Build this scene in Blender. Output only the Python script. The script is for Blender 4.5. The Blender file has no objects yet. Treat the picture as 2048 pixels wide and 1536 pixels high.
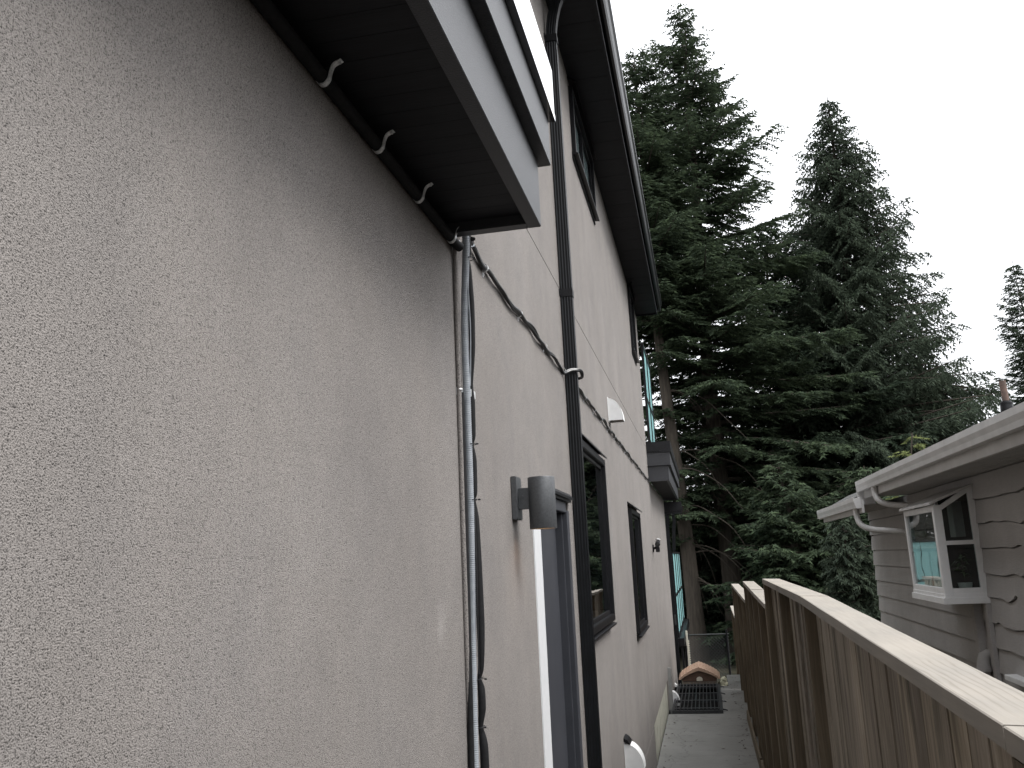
import bpy, bmesh, math, random
import numpy as np
from mathutils import Vector, Matrix
random.seed(7)
SC = bpy.context.scene
COL = SC.collection
R = math.radians

# ------------------------------------------------------------------ camera
cam_d = bpy.data.cameras.new('camera'); cam = bpy.data.objects.new('camera', cam_d); COL.objects.link(cam)
yaw, pit, rol = 0.202198924, 0.200481856, -0.0468980639
cam.matrix_world = (Matrix.Translation((0.78, 0.0, 2.5)) @ Matrix.Rotation(yaw, 4, 'Z') @ Matrix.Rotation(pit, 4, 'X')
                    @ Matrix.Rotation(R(90), 4, 'X') @ Matrix.Rotation(rol, 4, 'Z'))
cam_d.sensor_fit = 'HORIZONTAL'; cam_d.sensor_width = 36.0; cam_d.lens = 36.0 * 1758.59 / 2048.0
cam_d.clip_start = 0.02; cam_d.clip_end = 2000
SC.camera = cam

# ------------------------------------------------------------------ world, sun, exposure
SUN_EL, SUN_AZ = R(52), R(100)      # azimuth from +Y towards +X
w = bpy.data.worlds.new('World'); SC.world = w; w.use_nodes = True
nt = w.node_tree; nt.nodes.clear()
sky = nt.nodes.new('ShaderNodeTexSky'); sky.sky_type = 'NISHITA'; sky.sun_disc = False
sky.sun_elevation = SUN_EL; sky.sun_rotation = SUN_AZ; sky.air_density = 1.0; sky.dust_density = 4.0; sky.ozone_density = 1.0
hs = nt.nodes.new('ShaderNodeHueSaturation'); hs.inputs['Saturation'].default_value = 0.10
mx = nt.nodes.new('ShaderNodeMixRGB'); mx.inputs[0].default_value = 0.72; mx.inputs[2].default_value = (13.2, 13.5, 14.0, 1)
bg = nt.nodes.new('ShaderNodeBackground'); bg.inputs['Strength'].default_value = 0.12
wo = nt.nodes.new('ShaderNodeOutputWorld')
tc = nt.nodes.new('ShaderNodeTexCoord'); sp_ = nt.nodes.new('ShaderNodeSeparateXYZ'); mr = nt.nodes.new('ShaderNodeMapRange')
mr.inputs['From Min'].default_value = 0.0; mr.inputs['From Max'].default_value = 1.0; mr.inputs['To Min'].default_value = 0.36; mr.inputs['To Max'].default_value = 1.30
sc_ = nt.nodes.new('ShaderNodeVectorMath'); sc_.operation = 'SCALE'; sc_.inputs[0].default_value = (13.2, 13.5, 14.0)
nt.links.new(tc.outputs['Generated'], sp_.inputs[0]); nt.links.new(sp_.outputs['Z'], mr.inputs['Value']); nt.links.new(mr.outputs[0], sc_.inputs['Scale']); nt.links.new(sc_.outputs[0], mx.inputs[2])
nt.links.new(sky.outputs[0], hs.inputs['Color']); nt.links.new(hs.outputs[0], mx.inputs[1])
nt.links.new(mx.outputs[0], bg.inputs[0]); nt.links.new(bg.outputs[0], wo.inputs[0])
sd = bpy.data.lights.new('sun', 'SUN'); sd.energy = 1.35; sd.angle = R(22); sd.color = (1.0, 0.97, 0.93)
sun = bpy.data.objects.new('sun', sd); COL.objects.link(sun)
sv = Vector((math.sin(SUN_AZ) * math.cos(SUN_EL), math.cos(SUN_AZ) * math.cos(SUN_EL), math.sin(SUN_EL)))
sun.rotation_euler = sv.to_track_quat('Z', 'Y').to_euler(); sun.location = (8, 3, 20)
SC.view_settings.view_transform = 'Standard'; SC.view_settings.look = 'None'
SC.view_settings.gamma = 1.0; SC.view_settings.exposure = 1.05

# ------------------------------------------------------------------ materials
def mat(name, col, rough=0.6, spec=0.5, metal=0.0, **k):
    m = bpy.data.materials.new(name); m.use_nodes = True
    b = m.node_tree.nodes['Principled BSDF']
    b.inputs['Base Color'].default_value = (*col, 1); b.inputs['Roughness'].default_value = rough
    b.inputs['Specular IOR Level'].default_value = spec; b.inputs['Metallic'].default_value = metal
    for a, v in k.items(): b.inputs[a.replace('_', ' ')].default_value = v
    return m
def N(m, t, **k):
    n = m.node_tree.nodes.new(t)
    for a, v in k.items():
        if hasattr(n, a): setattr(n, a, v)
        else: n.inputs[a.replace('_', ' ')].default_value = v
    return n
def L(m, a, b): m.node_tree.links.new(a, b)
def bsdf(m): return m.node_tree.nodes['Principled BSDF']
def coords(m, scale=(1, 1, 1), rot=(0, 0, 0)):
    g = N(m, 'ShaderNodeNewGeometry'); mp = N(m, 'ShaderNodeMapping')
    mp.inputs['Scale'].default_value = scale; mp.inputs['Rotation'].default_value = rot
    L(m, g.outputs['Position'], mp.inputs[0]); return mp.outputs[0]
def noise(m, vec, scale, detail=3, rough=0.55, dist=0.0):
    n = N(m, 'ShaderNodeTexNoise'); n.inputs['Scale'].default_value = scale; n.inputs['Detail'].default_value = detail
    n.inputs['Roughness'].default_value = rough; n.inputs['Distortion'].default_value = dist
    L(m, vec, n.inputs['Vector']); return n.outputs['Fac']
def ramp(m, fac, stops):
    r = N(m, 'ShaderNodeValToRGB'); e = r.color_ramp.elements
    while len(e) < len(stops): e.new(0.5)
    for el, (p, c) in zip(e, stops):
        el.position = p; el.color = (*c, 1) if len(c) == 3 else c
    L(m, fac, r.inputs[0]); return r.outputs[0]
def mix(m, a, b, f, mode='MIX'):
    n = N(m, 'ShaderNodeMixRGB'); n.blend_type = mode
    for s, v in ((0, f), (1, a), (2, b)):
        if hasattr(v, 'links'): L(m, v, n.inputs[s])
        elif isinstance(v, (int, float)): n.inputs[s].default_value = v
        else: n.inputs[s].default_value = (*v, 1)
    return n.outputs[0]
def bump(m, h, strength=0.5, dist=0.01, prev=None):
    b = N(m, 'ShaderNodeBump'); b.inputs['Strength'].default_value = strength; b.inputs['Distance'].default_value = dist
    L(m, h, b.inputs['Height'])
    if prev: L(m, prev, b.inputs['Normal'])
    return b.outputs[0]
def g3(v): return (v, v, v)

def make_stucco():
    m = mat('stucco', (.3, .28, .27), 0.9, 0.2)
    P = coords(m)
    a = noise(m, P, 400, 1.5, 0.5, 0.0); c = noise(m, P, 190, 2, 0.5, 0.0)
    h = mix(m, a, c, 0.25)
    e_ = noise(m, P, 95, 3, 0.7, 0.0)
    speck = ramp(m, h, [(0.35, g3(.20)), (0.42, g3(.68)), (0.49, g3(1.0)), (0.66, g3(1.08))])  # pit shade put into the colour: darker where the bump noise dips
    speck = mix(m, speck, ramp(m, e_, [(0.30, g3(.62)), (0.42, g3(.95)), (0.70, g3(1.10))]), 1.0, 'MULTIPLY')
    big = noise(m, P, 1.1, 4, 0.6); blot = noise(m, coords(m, (1.0, 1.0, .8)), 2.6, 5, 0.6, .5); st = noise(m, coords(m, (2.2, 2.2, .5)), 1.2, 3, 0.5)
    mid = noise(m, P, 14, 4, 0.65)
    base = ramp(m, big, [(0.3, (.222, .204, .192)), (0.7, (.257, .238, .225))])
    base = mix(m, base, ramp(m, st, [(0.35, g3(.95)), (0.65, g3(1.04))]), 0.8, 'MULTIPLY')
    base = mix(m, base, ramp(m, mid, [(0.3, g3(.93)), (0.7, g3(1.05))]), 0.8, 'MULTIPLY')
    base = mix(m, base, ramp(m, blot, [(0.32, (.92, .925, .935)), (0.5, (1, 1, 1)), (0.72, (1.04, 1.035, 1.025))]), 1.0, 'MULTIPLY')
    base = mix(m, base, speck, 1.0, 'MULTIPLY')
    # small pale scuff beside the conduit
    g = N(m, 'ShaderNodeNewGeometry'); vm = N(m, 'ShaderNodeVectorMath'); vm.operation = 'SUBTRACT'; vm.inputs[1].default_value = (0, 2.60, 2.33); L(m, g.outputs['Position'], vm.inputs[0])
    vs_ = N(m, 'ShaderNodeVectorMath'); vs_.operation = 'MULTIPLY'; vs_.inputs[1].default_value = (1, 9, 7); L(m, vm.outputs[0], vs_.inputs[0])
    ln = N(m, 'ShaderNodeVectorMath'); ln.operation = 'LENGTH'; L(m, vs_.outputs[0], ln.inputs[0])
    ad = N(m, 'ShaderNodeMath'); ad.operation = 'MULTIPLY_ADD'; ad.inputs[1].default_value = .9; L(m, noise(m, P, 22, 4, .7), ad.inputs[0]); L(m, ln.outputs['Value'], ad.inputs[2])
    base = mix(m, base, (.42, .40, .38), ramp(m, ad.outputs[0], [(.40, g3(.32)), (1.0, g3(0))]))
    L(m, base, bsdf(m).inputs['Base Color'])
    L(m, bump(m, h, 0.75, 0.0048), bsdf(m).inputs['Normal'])
    return m
M = {}
M['stucco'] = make_stucco()
def make_noisy(name, c0, c1, scale, rough=.6, bs=0.3, bd=.003, spec=.5, bscale=None, detail=4, stretch=(1, 1, 1), metal=0):
    m = mat(name, c0, rough, spec, metal); P = coords(m, stretch)
    n = noise(m, P, scale, detail, .6)
    L(m, ramp(m, n, [(0.3, c0), (0.7, c1)]), bsdf(m).inputs['Base Color'])
    if bs: L(m, bump(m, noise(m, P, bscale or scale * 3, 3, .6), bs, bd), bsdf(m).inputs['Normal'])
    return m
M['fascia'] = make_noisy('painted fascia board', (.022, .023, .027), (.034, .035, .040), 70, .46, 1.0, .002, .6, 200)
M['soffit'] = make_noisy('dark painted soffit', (.006, .006, .008), (.012, .012, .015), 8, .6, .3, .002, .25, 40, stretch=(.4, 3, 1))
M['black'] = make_noisy('black metal', (.006, .006, .007), (.011, .011, .013), 20, .38, .05, .001, .3)
M['flashing'] = mat('black glossy flashing', (.02, .02, .022), .08, 1.0, 0.0, Coat_Weight=1.0, Coat_Roughness=.03)
M['gutter_black'] = make_noisy('dark gutter metal', (.005, .006, .007), (.009, .010, .012), 9, .30, .05, .001, .28)
M['vinyl'] = make_noisy('black window vinyl', (.006, .006, .007), (.011, .011, .013), 15, .36, .08, .001, .25)
M['door'] = make_noisy('slate door paint', (.032, .034, .041), (.041, .043, .051), 5, .5, .08, .001, .4)
M['white'] = make_noisy('white paint', (.58, .59, .60), (.64, .64, .65), 30, .45, .08, .001)
M['white_plastic'] = make_noisy('white vent plastic', (.72, .72, .71), (.80, .80, .80), 12, .4, .03, .001)
M['lamp'] = make_noisy('graphite lamp metal', (.055, .058, .062), (.085, .089, .094), 120, .46, .25, .0008, .6, 600, metal=.25)
M['lamp_in'] = mat('lamp lining', (.55, .42, .32), .5)
mb = mat('warm bulb', (.9, .7, .5), .5); bsdf(mb).inputs['Emission Color'].default_value = (1, .55, .25, 1); bsdf(mb).inputs['Emission Strength'].default_value = 14.0; M['bulb'] = mb
M['conduit'] = make_noisy('grey flexible conduit', (.24, .26, .285), (.32, .34, .365), 40, .58, .05, .001, .3)
M['rubber'] = make_noisy('black foam sleeve', (.009, .009, .010), (.016, .016, .017), 60, .75, .3, .002, .2)
M['zinc'] = make_noisy('zinc strap', (.45, .46, .47), (.85, .85, .85), 160, .3, .3, .001, .8, 300, metal=.3)
M['cable'] = make_noisy('black cable', (.010, .010, .011), (.02, .02, .022), 50, .33, .1, .001, .6)
M['concrete_raw'] = make_noisy('bare concrete', (.30, .30, .25), (.47, .46, .39), 6, .9, .5, .004, .2, 30, 6)
M['nb_white'] = make_noisy('weathered white metal', (.50, .49, .48), (.60, .59, .58), 5, .45, .1, .002, .5, 20)
M['nb_frame'] = make_noisy('worn white window frame', (.66, .66, .66), (.76, .76, .76), 9, .55, .15, .002)
M['nb_soffit'] = make_noisy('grey soffit board', (.34, .332, .325), (.42, .41, .40), 10, .8, .3, .003, .3, 60, stretch=(1, .3, 1))
M['shingle'] = make_noisy('asphalt shingle', (.06, .06, .06), (.12, .12, .115), 40, .95, .8, .01, .1, 80)
M['dark'] = mat('dark interior', (.012, .012, .012), .9, .1)
M['curtain'] = make_noisy('pale curtain', (.30, .30, .29), (.42, .42, .40), 6, .9, 0)
M['rust'] = make_noisy('rusty pipe', (.07, .05, .042), (.15, .095, .075), 14, .8, .4, .004)
M['roof_plastic'] = make_noisy('tan roof plastic', (.36, .24, .175), (.46, .32, .235), 18, .5, .15, .003, .4, 50)
M['brown_plastic'] = make_noisy('brown plastic', (.095, .055, .038), (.13, .075, .05), 15, .5, .2, .003)
M['tan_plastic'] = make_noisy('taupe plastic', (.17, .14, .11), (.22, .185, .15), 15, .5, .2, .003)
M['cream'] = make_noisy('cream plastic', (.62, .58, .48), (.72, .68, .58), 20, .5, .1, .002)
M['paver'] = make_noisy('pale stone', (.40, .38, .26), (.62, .60, .46), 7, .9, .6, .01, .2, 20, 6)
M['galv'] = make_noisy('dark galvanised wire', (.018, .020, .020), (.035, .038, .038), 30, .5, 0)
M['infill'] = make_noisy('pale green half blind', (.36, .48, .48), (.42, .54, .54), 3, .6, 0)
M['pot'] = mat('white ceramic', (.7, .7, .66), .4)
M['leaf_house'] = make_noisy('houseplant leaf', (.05, .09, .03), (.10, .16, .06), 20, .45, 0)
M['grate'] = make_noisy('black painted steel grate', (.014, .015, .017), (.032, .034, .037), 25, .42, .2, .002, .5)
M['plate'] = make_noisy('grey cover board', (.16, .16, .155), (.21, .21, .20), 12, .8, .3, .003, .2)

def make_siding():
    m = mat('grey siding paint', (.2, .19, .185), .72, .3); P = coords(m, (1, .5, 3))
    n = noise(m, coords(m), 2.2, 5, .6); f = noise(m, P, 30, 4, .6)
    c = ramp(m, n, [(.3, (.35, .336, .328)), (.7, (.42, .406, .396))])
    c = mix(m, c, ramp(m, f, [(.3, g3(.9)), (.7, g3(1.05))]), .7, 'MULTIPLY')
    L(m, c, bsdf(m).inputs['Base Color']); L(m, bump(m, f, .35, .004), bsdf(m).inputs['Normal']); return m
M['siding'] = make_siding()

def make_concrete():
    m = mat('path concrete', (.2, .2, .19), .85, .3); P = coords(m)
    a = noise(m, P, 1.6, 7, .66, .4); b = noise(m, P, 60, 4, .7); s = noise(m, coords(m, (1, 2.2, 1)), 3.4, 5, .7, 1.2)
    c = ramp(m, a, [(.3, (.150, .148, .138)), (.55, (.205, .203, .192)), (.75, (.240, .238, .226))])
    c = mix(m, c, ramp(m, s, [(.34, g3(.55)), (.42, g3(.95)), (.8, g3(1.06))]), .7, 'MULTIPLY')
    c = mix(m, c, ramp(m, b, [(.3, g3(.86)), (.7, g3(1.08))]), .8, 'MULTIPLY')
    # a few hairline cracks
    v = N(m, 'ShaderNodeTexVoronoi'); v.feature = 'DISTANCE_TO_EDGE'; v.inputs['Scale'].default_value = .55
    dn = N(m, 'ShaderNodeTexNoise'); dn.inputs['Scale'].default_value = 2.2
    ad = N(m, 'ShaderNodeMixRGB'); ad.blend_type = 'ADD'; ad.inputs[0].default_value = .5
    L(m, P, dn.inputs['Vector']); L(m, P, ad.inputs[1]); L(m, dn.outputs['Color'], ad.inputs[2]); L(m, ad.outputs[0], v.inputs['Vector'])
    c = mix(m, c, ramp(m, v.outputs['Distance'], [(.0, g3(.35)), (.005, g3(1)), (1, g3(1))]), .45, 'MULTIPLY')
    L(m, c, bsdf(m).inputs['Base Color']); L(m, bump(m, b, .4, .004), bsdf(m).inputs['Normal'])
    L(m, ramp(m, a, [(.3, g3(.55)), (.7, g3(.9))]), bsdf(m).inputs['Roughness']); return m
M['path'] = make_concrete()

def make_wood(name, c0, c1, c2, axis='Z', boards=False, scale=1.0, stain=None):
    m = mat(name, c0, .78, .25)
    st = {'Z': (26, 26, 1.2), 'Y': (26, 1.6, 26), 'X': (1.2, 26, 26)}[axis]
    P = coords(m, st)
    if boards:  # shift the grain board by board
        g = N(m, 'ShaderNodeNewGeometry'); sx = N(m, 'ShaderNodeSeparateXYZ'); L(m, g.outputs['Position'], sx.inputs[0])
        dv = N(m, 'ShaderNodeMath'); dv.operation = 'MULTIPLY'; dv.inputs[1].default_value = 1 / .1415; L(m, sx.outputs['Y'], dv.inputs[0])
        fl = N(m, 'ShaderNodeMath'); fl.operation = 'FLOOR'; L(m, dv.outputs[0], fl.inputs[0])
        wn = N(m, 'ShaderNodeTexWhiteNoise'); wn.noise_dimensions = '1D'; L(m, fl.outputs[0], wn.inputs['W'])
        sc = N(m, 'ShaderNodeVectorMath'); sc.operation = 'MULTIPLY_ADD'; sc.inputs[1].default_value = (9, 9, 9)
        L(m, wn.outputs['Color'], sc.inputs[0]); L(m, P, sc.inputs[2]); P = sc.outputs[0]
    n = noise(m, P, 1.0 * scale, 6, .62, 1.4); f = noise(m, P, 5.0, 4, .7)
    c = ramp(m, n, [(.30, c0), (.50, c1), (.68, c2)])
    c = mix(m, c, ramp(m, f, [(.3, g3(.78)), (.7, g3(1.12))]), .7, 'MULTIPLY')
    if boards:
        c = mix(m, c, ramp(m, wn.outputs['Value'], [(0, (.72, .70, .69)), (.35, (.92, .90, .88)), (.7, (1.02, 1.0, .97)), (1, (1.16, 1.10, 1.02))]), 1, 'MULTIPLY')
        d = noise(m, coords(m, (5, 4.5, .6)), 1.3, 6, .7, .8)
        c = mix(m, c, ramp(m, d, [(.34, (.26, .28, .25)), (.46, (.75, .75, .72)), (.56, (1, 1, 1))]), .85, 'MULTIPLY')
    L(m, c, bsdf(m).inputs['Base Color']); L(m, bump(m, n, .5, .004), bsdf(m).inputs['Normal']); return m
M['boards'] = make_wood('weathered cedar boards', (.21, .180, .148), (.32, .280, .232), (.42, .378, .320), 'Z', True)
M['post'] = make_wood('fence post wood', (.085, .066, .046), (.135, .108, .076), (.20, .165, .115), 'Z')

def make_cap():
    m = mat('bare cap board', (.4, .36, .3), .75, .3)
    P = coords(m, (1, .11, 1))
    wv = N(m, 'ShaderNodeTexWave'); wv.wave_type = 'BANDS'; wv.bands_direction = 'X'; wv.wave_profile = 'SIN'
    wv.inputs['Scale'].default_value = 16; wv.inputs['Distortion'].default_value = 7; wv.inputs['Detail'].default_value = 2.5
    wv.inputs['Detail Scale'].default_value = 1.6
    L(m, P, wv.inputs['Vector'])
    n = noise(m, coords(m, (14, .8, 14)), 4, 5, .6); b = noise(m, coords(m), 2.5, 4, .6); bk = noise(m, coords(m, (1, .7, 1)), 1.7, 2, .5)
    WV = mix(m, (.6, .6, .6), wv.outputs['Fac'], ramp(m, bk, [(.42, g3(.10)), (.60, g3(1))]))
    c = ramp(m, WV, [(0.0, (.235, .212, .186)), (.16, (.285, .264, .238)), (1, (.30, .28, .254))])
    c = mix(m, c, ramp(m, n, [(.3, g3(.88)), (.7, g3(1.08))]), .8, 'MULTIPLY')
    c = mix(m, c, ramp(m, b, [(.35, (.88, .88, .86)), (.65, (1.08, 1.05, 1.0))]), .8, 'MULTIPLY')
    L(m, c, bsdf(m).inputs['Base Color']); L(m, bump(m, n, .35, .003), bsdf(m).inputs['Normal']); return m
M['cap'] = make_cap()

def make_glass(name, tint=(.9, .95, .95), rough=0.0, refl=1.0):
    m = bpy.data.materials.new(name); m.use_nodes = True; t = m.node_tree; t.nodes.clear()
    o = N(m, 'ShaderNodeOutputMaterial'); tr = N(m, 'ShaderNodeBsdfTransparent'); gl = N(m, 'ShaderNodeBsdfGlossy'); fr = N(m, 'ShaderNodeFresnel')
    tr.inputs[0].default_value = (*tint, 1); gl.inputs['Roughness'].default_value = rough; fr.inputs[0].default_value = 1.7
    gl.inputs[0].default_value = (*g3(refl), 1)
    mn = N(m, 'ShaderNodeBump'); mn.inputs['Strength'].default_value = .15; mn.inputs['Distance'].default_value = .01
    L(m, noise(m, coords(m), 1.5, 2), mn.inputs['Height']); L(m, mn.outputs[0], gl.inputs['Normal'])
    gm = N(m, 'ShaderNodeNewGeometry'); iv = N(m, 'ShaderNodeMath'); iv.operation = 'SUBTRACT'; iv.inputs[0].default_value = 1.0; L(m, gm.outputs['Backfacing'], iv.inputs[1])
    ml = N(m, 'ShaderNodeMath'); ml.operation = 'MULTIPLY'; L(m, fr.outputs[0], ml.inputs[0]); L(m, iv.outputs[0], ml.inputs[1])
    ms = N(m, 'ShaderNodeMixShader'); L(m, ml.outputs[0], ms.inputs[0]); L(m, tr.outputs[0], ms.inputs[1]); L(m, gl.outputs[0], ms.inputs[2]); L(m, ms.outputs[0], o.inputs[0])
    return m
M['glass'] = make_glass('window glass', (.75, .8, .8))
def make_frost():
    m = bpy.data.materials.new('frosted teal glass'); m.use_nodes = True; t = m.node_tree; t.nodes.clear()
    o = N(m, 'ShaderNodeOutputMaterial'); d = N(m, 'ShaderNodeBsdfDiffuse'); tl = N(m, 'ShaderNodeBsdfTranslucent'); g = N(m, 'ShaderNodeBsdfGlossy')
    d.inputs[0].default_value = (.32, .48, .48, 1); tl.inputs[0].default_value = (.48, .74, .74, 1); g.inputs['Roughness'].default_value = .25
    a = N(m, 'ShaderNodeMixShader'); a.inputs[0].default_value = .6; L(m, d.outputs[0], a.inputs[1]); L(m, tl.outputs[0], a.inputs[2])
    b = N(m, 'ShaderNodeMixShader'); b.inputs[0].default_value = .05; L(m, a.outputs[0], b.inputs[1]); L(m, g.outputs[0], b.inputs[2]); L(m, b.outputs[0], o.inputs[0])
    return m
M['frost'] = make_frost()

def make_leaf(name, c0, c1, c2):
    m = bpy.data.materials.new(name); m.use_nodes = True; t = m.node_tree; t.nodes.clear()
    o = N(m, 'ShaderNodeOutputMaterial'); d = N(m, 'ShaderNodeBsdfDiffuse'); tl = N(m, 'ShaderNodeBsdfTranslucent')
    a = noise(m, coords(m), .7, 3, .6); b = noise(m, coords(m), 5, 3, .7)
    c = mix(m, ramp(m, a, [(.35, c0), (.65, c1)]), ramp(m, b, [(.42, c0), (.75, c2)]), .5)
    L(m, c, d.inputs[0]); L(m, c, tl.inputs[0])
    s = N(m, 'ShaderNodeMixShader'); s.inputs[0].default_value = .25; L(m, d.outputs[0], s.inputs[1]); L(m, tl.outputs[0], s.inputs[2]); L(m, s.outputs[0], o.inputs[0])
    return m
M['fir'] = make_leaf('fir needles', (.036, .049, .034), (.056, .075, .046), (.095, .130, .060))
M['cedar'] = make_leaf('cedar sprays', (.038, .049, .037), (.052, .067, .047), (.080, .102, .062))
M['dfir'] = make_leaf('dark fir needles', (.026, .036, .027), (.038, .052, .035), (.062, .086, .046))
M['lime'] = make_leaf('young yellow leaves', (.10, .12, .05), (.15, .17, .07), (.22, .24, .10))
M['bark'] = make_noisy('conifer bark', (.045, .039, .033), (.090, .077, .063), 5, .95, .8, .02, .1, 12, 5, stretch=(3, 3, .4))
M['ground'] = make_noisy('forest floor', (.010, .011, .007), (.030, .027, .017), 1.5, .95, .8, .03, .1, 8, 6)

# ------------------------------------------------------------------ mesh builder
def origin(p):
    v = Vector((0, 0, 0))
    while p: v += p.location; p = p.parent
    return v
class MB:
    def __init__(s): s.v = []; s.f = []
    def add(s, vs, fs):
        o = len(s.v); s.v += [tuple(v) for v in vs]; s.f += [tuple(i + o for i in f) for f in fs]; return s
    def box(s, x0, x1, y0, y1, z0, z1, b=0.0):
        if b <= 0:
            vs = [(x, y, z) for x in (x0, x1) for y in (y0, y1) for z in (z0, z1)]
            return s.add(vs, [(0, 1, 3, 2), (4, 6, 7, 5), (0, 4, 5, 1), (2, 3, 7, 6), (0, 2, 6, 4), (1, 5, 7, 3)])
        bm = bmesh.new(); bmesh.ops.create_cube(bm, size=1)
        for v in bm.verts:
            v.co = Vector(((x0 + x1) / 2 + v.co.x * (x1 - x0), (y0 + y1) / 2 + v.co.y * (y1 - y0), (z0 + z1) / 2 + v.co.z * (z1 - z0)))
        bmesh.ops.bevel(bm, geom=bm.edges[:], offset=b, segments=2, affect='EDGES')
        bm.verts.index_update()
        s.add([v.co for v in bm.verts], [[v.index for v in f.verts] for f in bm.faces]); bm.free(); return s
    def prism(s, pts, axis, a, b):
        # pts 2D: axis x -> (y,z); axis y -> (x,z); axis z -> (x,y)
        n = len(pts)
        def P(p, t): return {'x': (t, p[0], p[1]), 'y': (p[0], t, p[1]), 'z': (p[0], p[1], t)}[axis]
        vs = [P(p, a) for p in pts] + [P(p, b) for p in pts]
        fs = [tuple(range(n))[::-1], tuple(range(n, 2 * n))] + [(i, (i + 1) % n, n + (i + 1) % n, n + i) for i in range(n)]
        return s.add(vs, fs)
    def sweep(s, prof, path, ref=(0, 1, 0), caps=True, scales=None):
        path = [Vector(p) for p in path]; ref = Vector(ref); n = len(prof); vs = []; fs = []
        for i, p in enumerate(path):
            t = (path[min(i + 1, len(path) - 1)] - path[max(i - 1, 0)]).normalized()
            v = t.cross(ref).normalized(); u = v.cross(t).normalized(); k = scales[i] if scales else 1
            vs += [p + u * a * k + v * b * k for a, b in prof]
        for i in range(len(path) - 1):
            for j in range(n): fs.append((i * n + j, i * n + (j + 1) % n, (i + 1) * n + (j + 1) % n, (i + 1) * n + j))
        if caps: fs += [tuple(range(n))[::-1], tuple(range((len(path) - 1) * n, len(path) * n))]
        return s.add(vs, fs)
    def tube(s, path, r, n=10, ref=None, caps=True):
        path = [Vector(p) for p in path]
        if ref is None:
            d = (path[-1] - path[0]).normalized(); ref = (0, 0, 1) if abs(d.z) < .7 else (0, 1, 0)
        sc = r if isinstance(r, (list, tuple)) else [r] * len(path)
        return s.sweep([(math.cos(2 * math.pi * k / n), math.sin(2 * math.pi * k / n)) for k in range(n)], path, ref, caps, list(sc))
    def build(s, name, m, parent=None, smooth=False, label=None):
        o0 = origin(parent); me = bpy.data.meshes.new(name)
        me.from_pydata([(v[0] - o0.x, v[1] - o0.y, v[2] - o0.z) for v in s.v], [], s.f)
        bm = bmesh.new(); bm.from_mesh(me); bmesh.ops.recalc_face_normals(bm, faces=bm.faces); bm.to_mesh(me); bm.free()
        me.materials.append(m); ob = bpy.data.objects.new(name, me); COL.objects.link(ob)
        if parent: ob.parent = parent
        if smooth:
            me.shade_smooth()
            try: me.set_sharp_from_angle(angle=R(40))
            except Exception: pass
        if label: ob['label'] = label
        return ob
def tag(o, label=None, cat=None, group=None, kind=None):
    for k, v in (('label', label), ('category', cat), ('group', group), ('kind', kind)):
        if v: o[k] = v
    return o
def thing(name, loc, label, cat, group=None):
    o = bpy.data.objects.new(name, None); o.location = loc; COL.objects.link(o); o.empty_display_size = .1
    return tag(o, label, cat, group)
def copy_tree(o, parent=None):
    c = o.copy(); COL.objects.link(c); c.parent = parent
    for ch in list(o.children): copy_tree(ch, c)
    return c
def smooth_path(pts, n=6):
    P = [Vector(p) for p in pts]; out = []
    for i in range(len(P) - 1):
        p0, p1, p2, p3 = P[max(i - 1, 0)], P[i], P[i + 1], P[min(i + 2, len(P) - 1)]
        for k in range(n):
            t = k / n; out.append(.5 * ((2 * p1) + (p2 - p0) * t + (2 * p0 - 5 * p1 + 4 * p2 - p3) * t * t + (3 * p1 - p0 - 3 * p2 + p3) * t ** 3))
    return out + [P[-1]]

# ------------------------------------------------------------------ ground
def ground():
    xs = [-400, -120, -40, -12, -4, 0, 2, 4, 8, 14, 40, 120, 400]; ys = [-400, -100, -20, -6, 0, 8, 14, 18.1, 18.3, 20, 22, 25, 30, 40, 60, 120, 400, 900]
    def hz(x, y):
        if x > -.2 and x < 3: base = -.16
        else: base = -.16
        if y > 18.2: base = -.33 - .04 * min(max(y - 20, 0), 20)
        return base
    vs = [(x, y, hz(x, y)) for y in ys for x in xs]; nx = len(xs)
    fs = [(j * nx + i, j * nx + i + 1, (j + 1) * nx + i + 1, (j + 1) * nx + i) for j in range(len(ys) - 1) for i in range(nx - 1)]
    # leave out the window-well cell under the grate by keeping the sheet low enough there
    m = MB(); m.add(vs, fs); o = m.build('ground', M['ground']); o['kind'] = 'structure'
ground()
def path():
    m = MB(); z0, z1 = -.15, 0.0
    m.box(0.0, 1.30, -6, 15.10, z0, z1)                 # slab up to the well
    m.box(.865, 1.30, 15.10, 18.15, z0, z1 - .001)        # beside the well
    m.box(1.02, 1.30, 18.15, 19.75, z0, z1 - .002)        # narrow continuation
    o = m.build('path', M['path']); o['kind'] = 'structure'
path()

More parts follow.
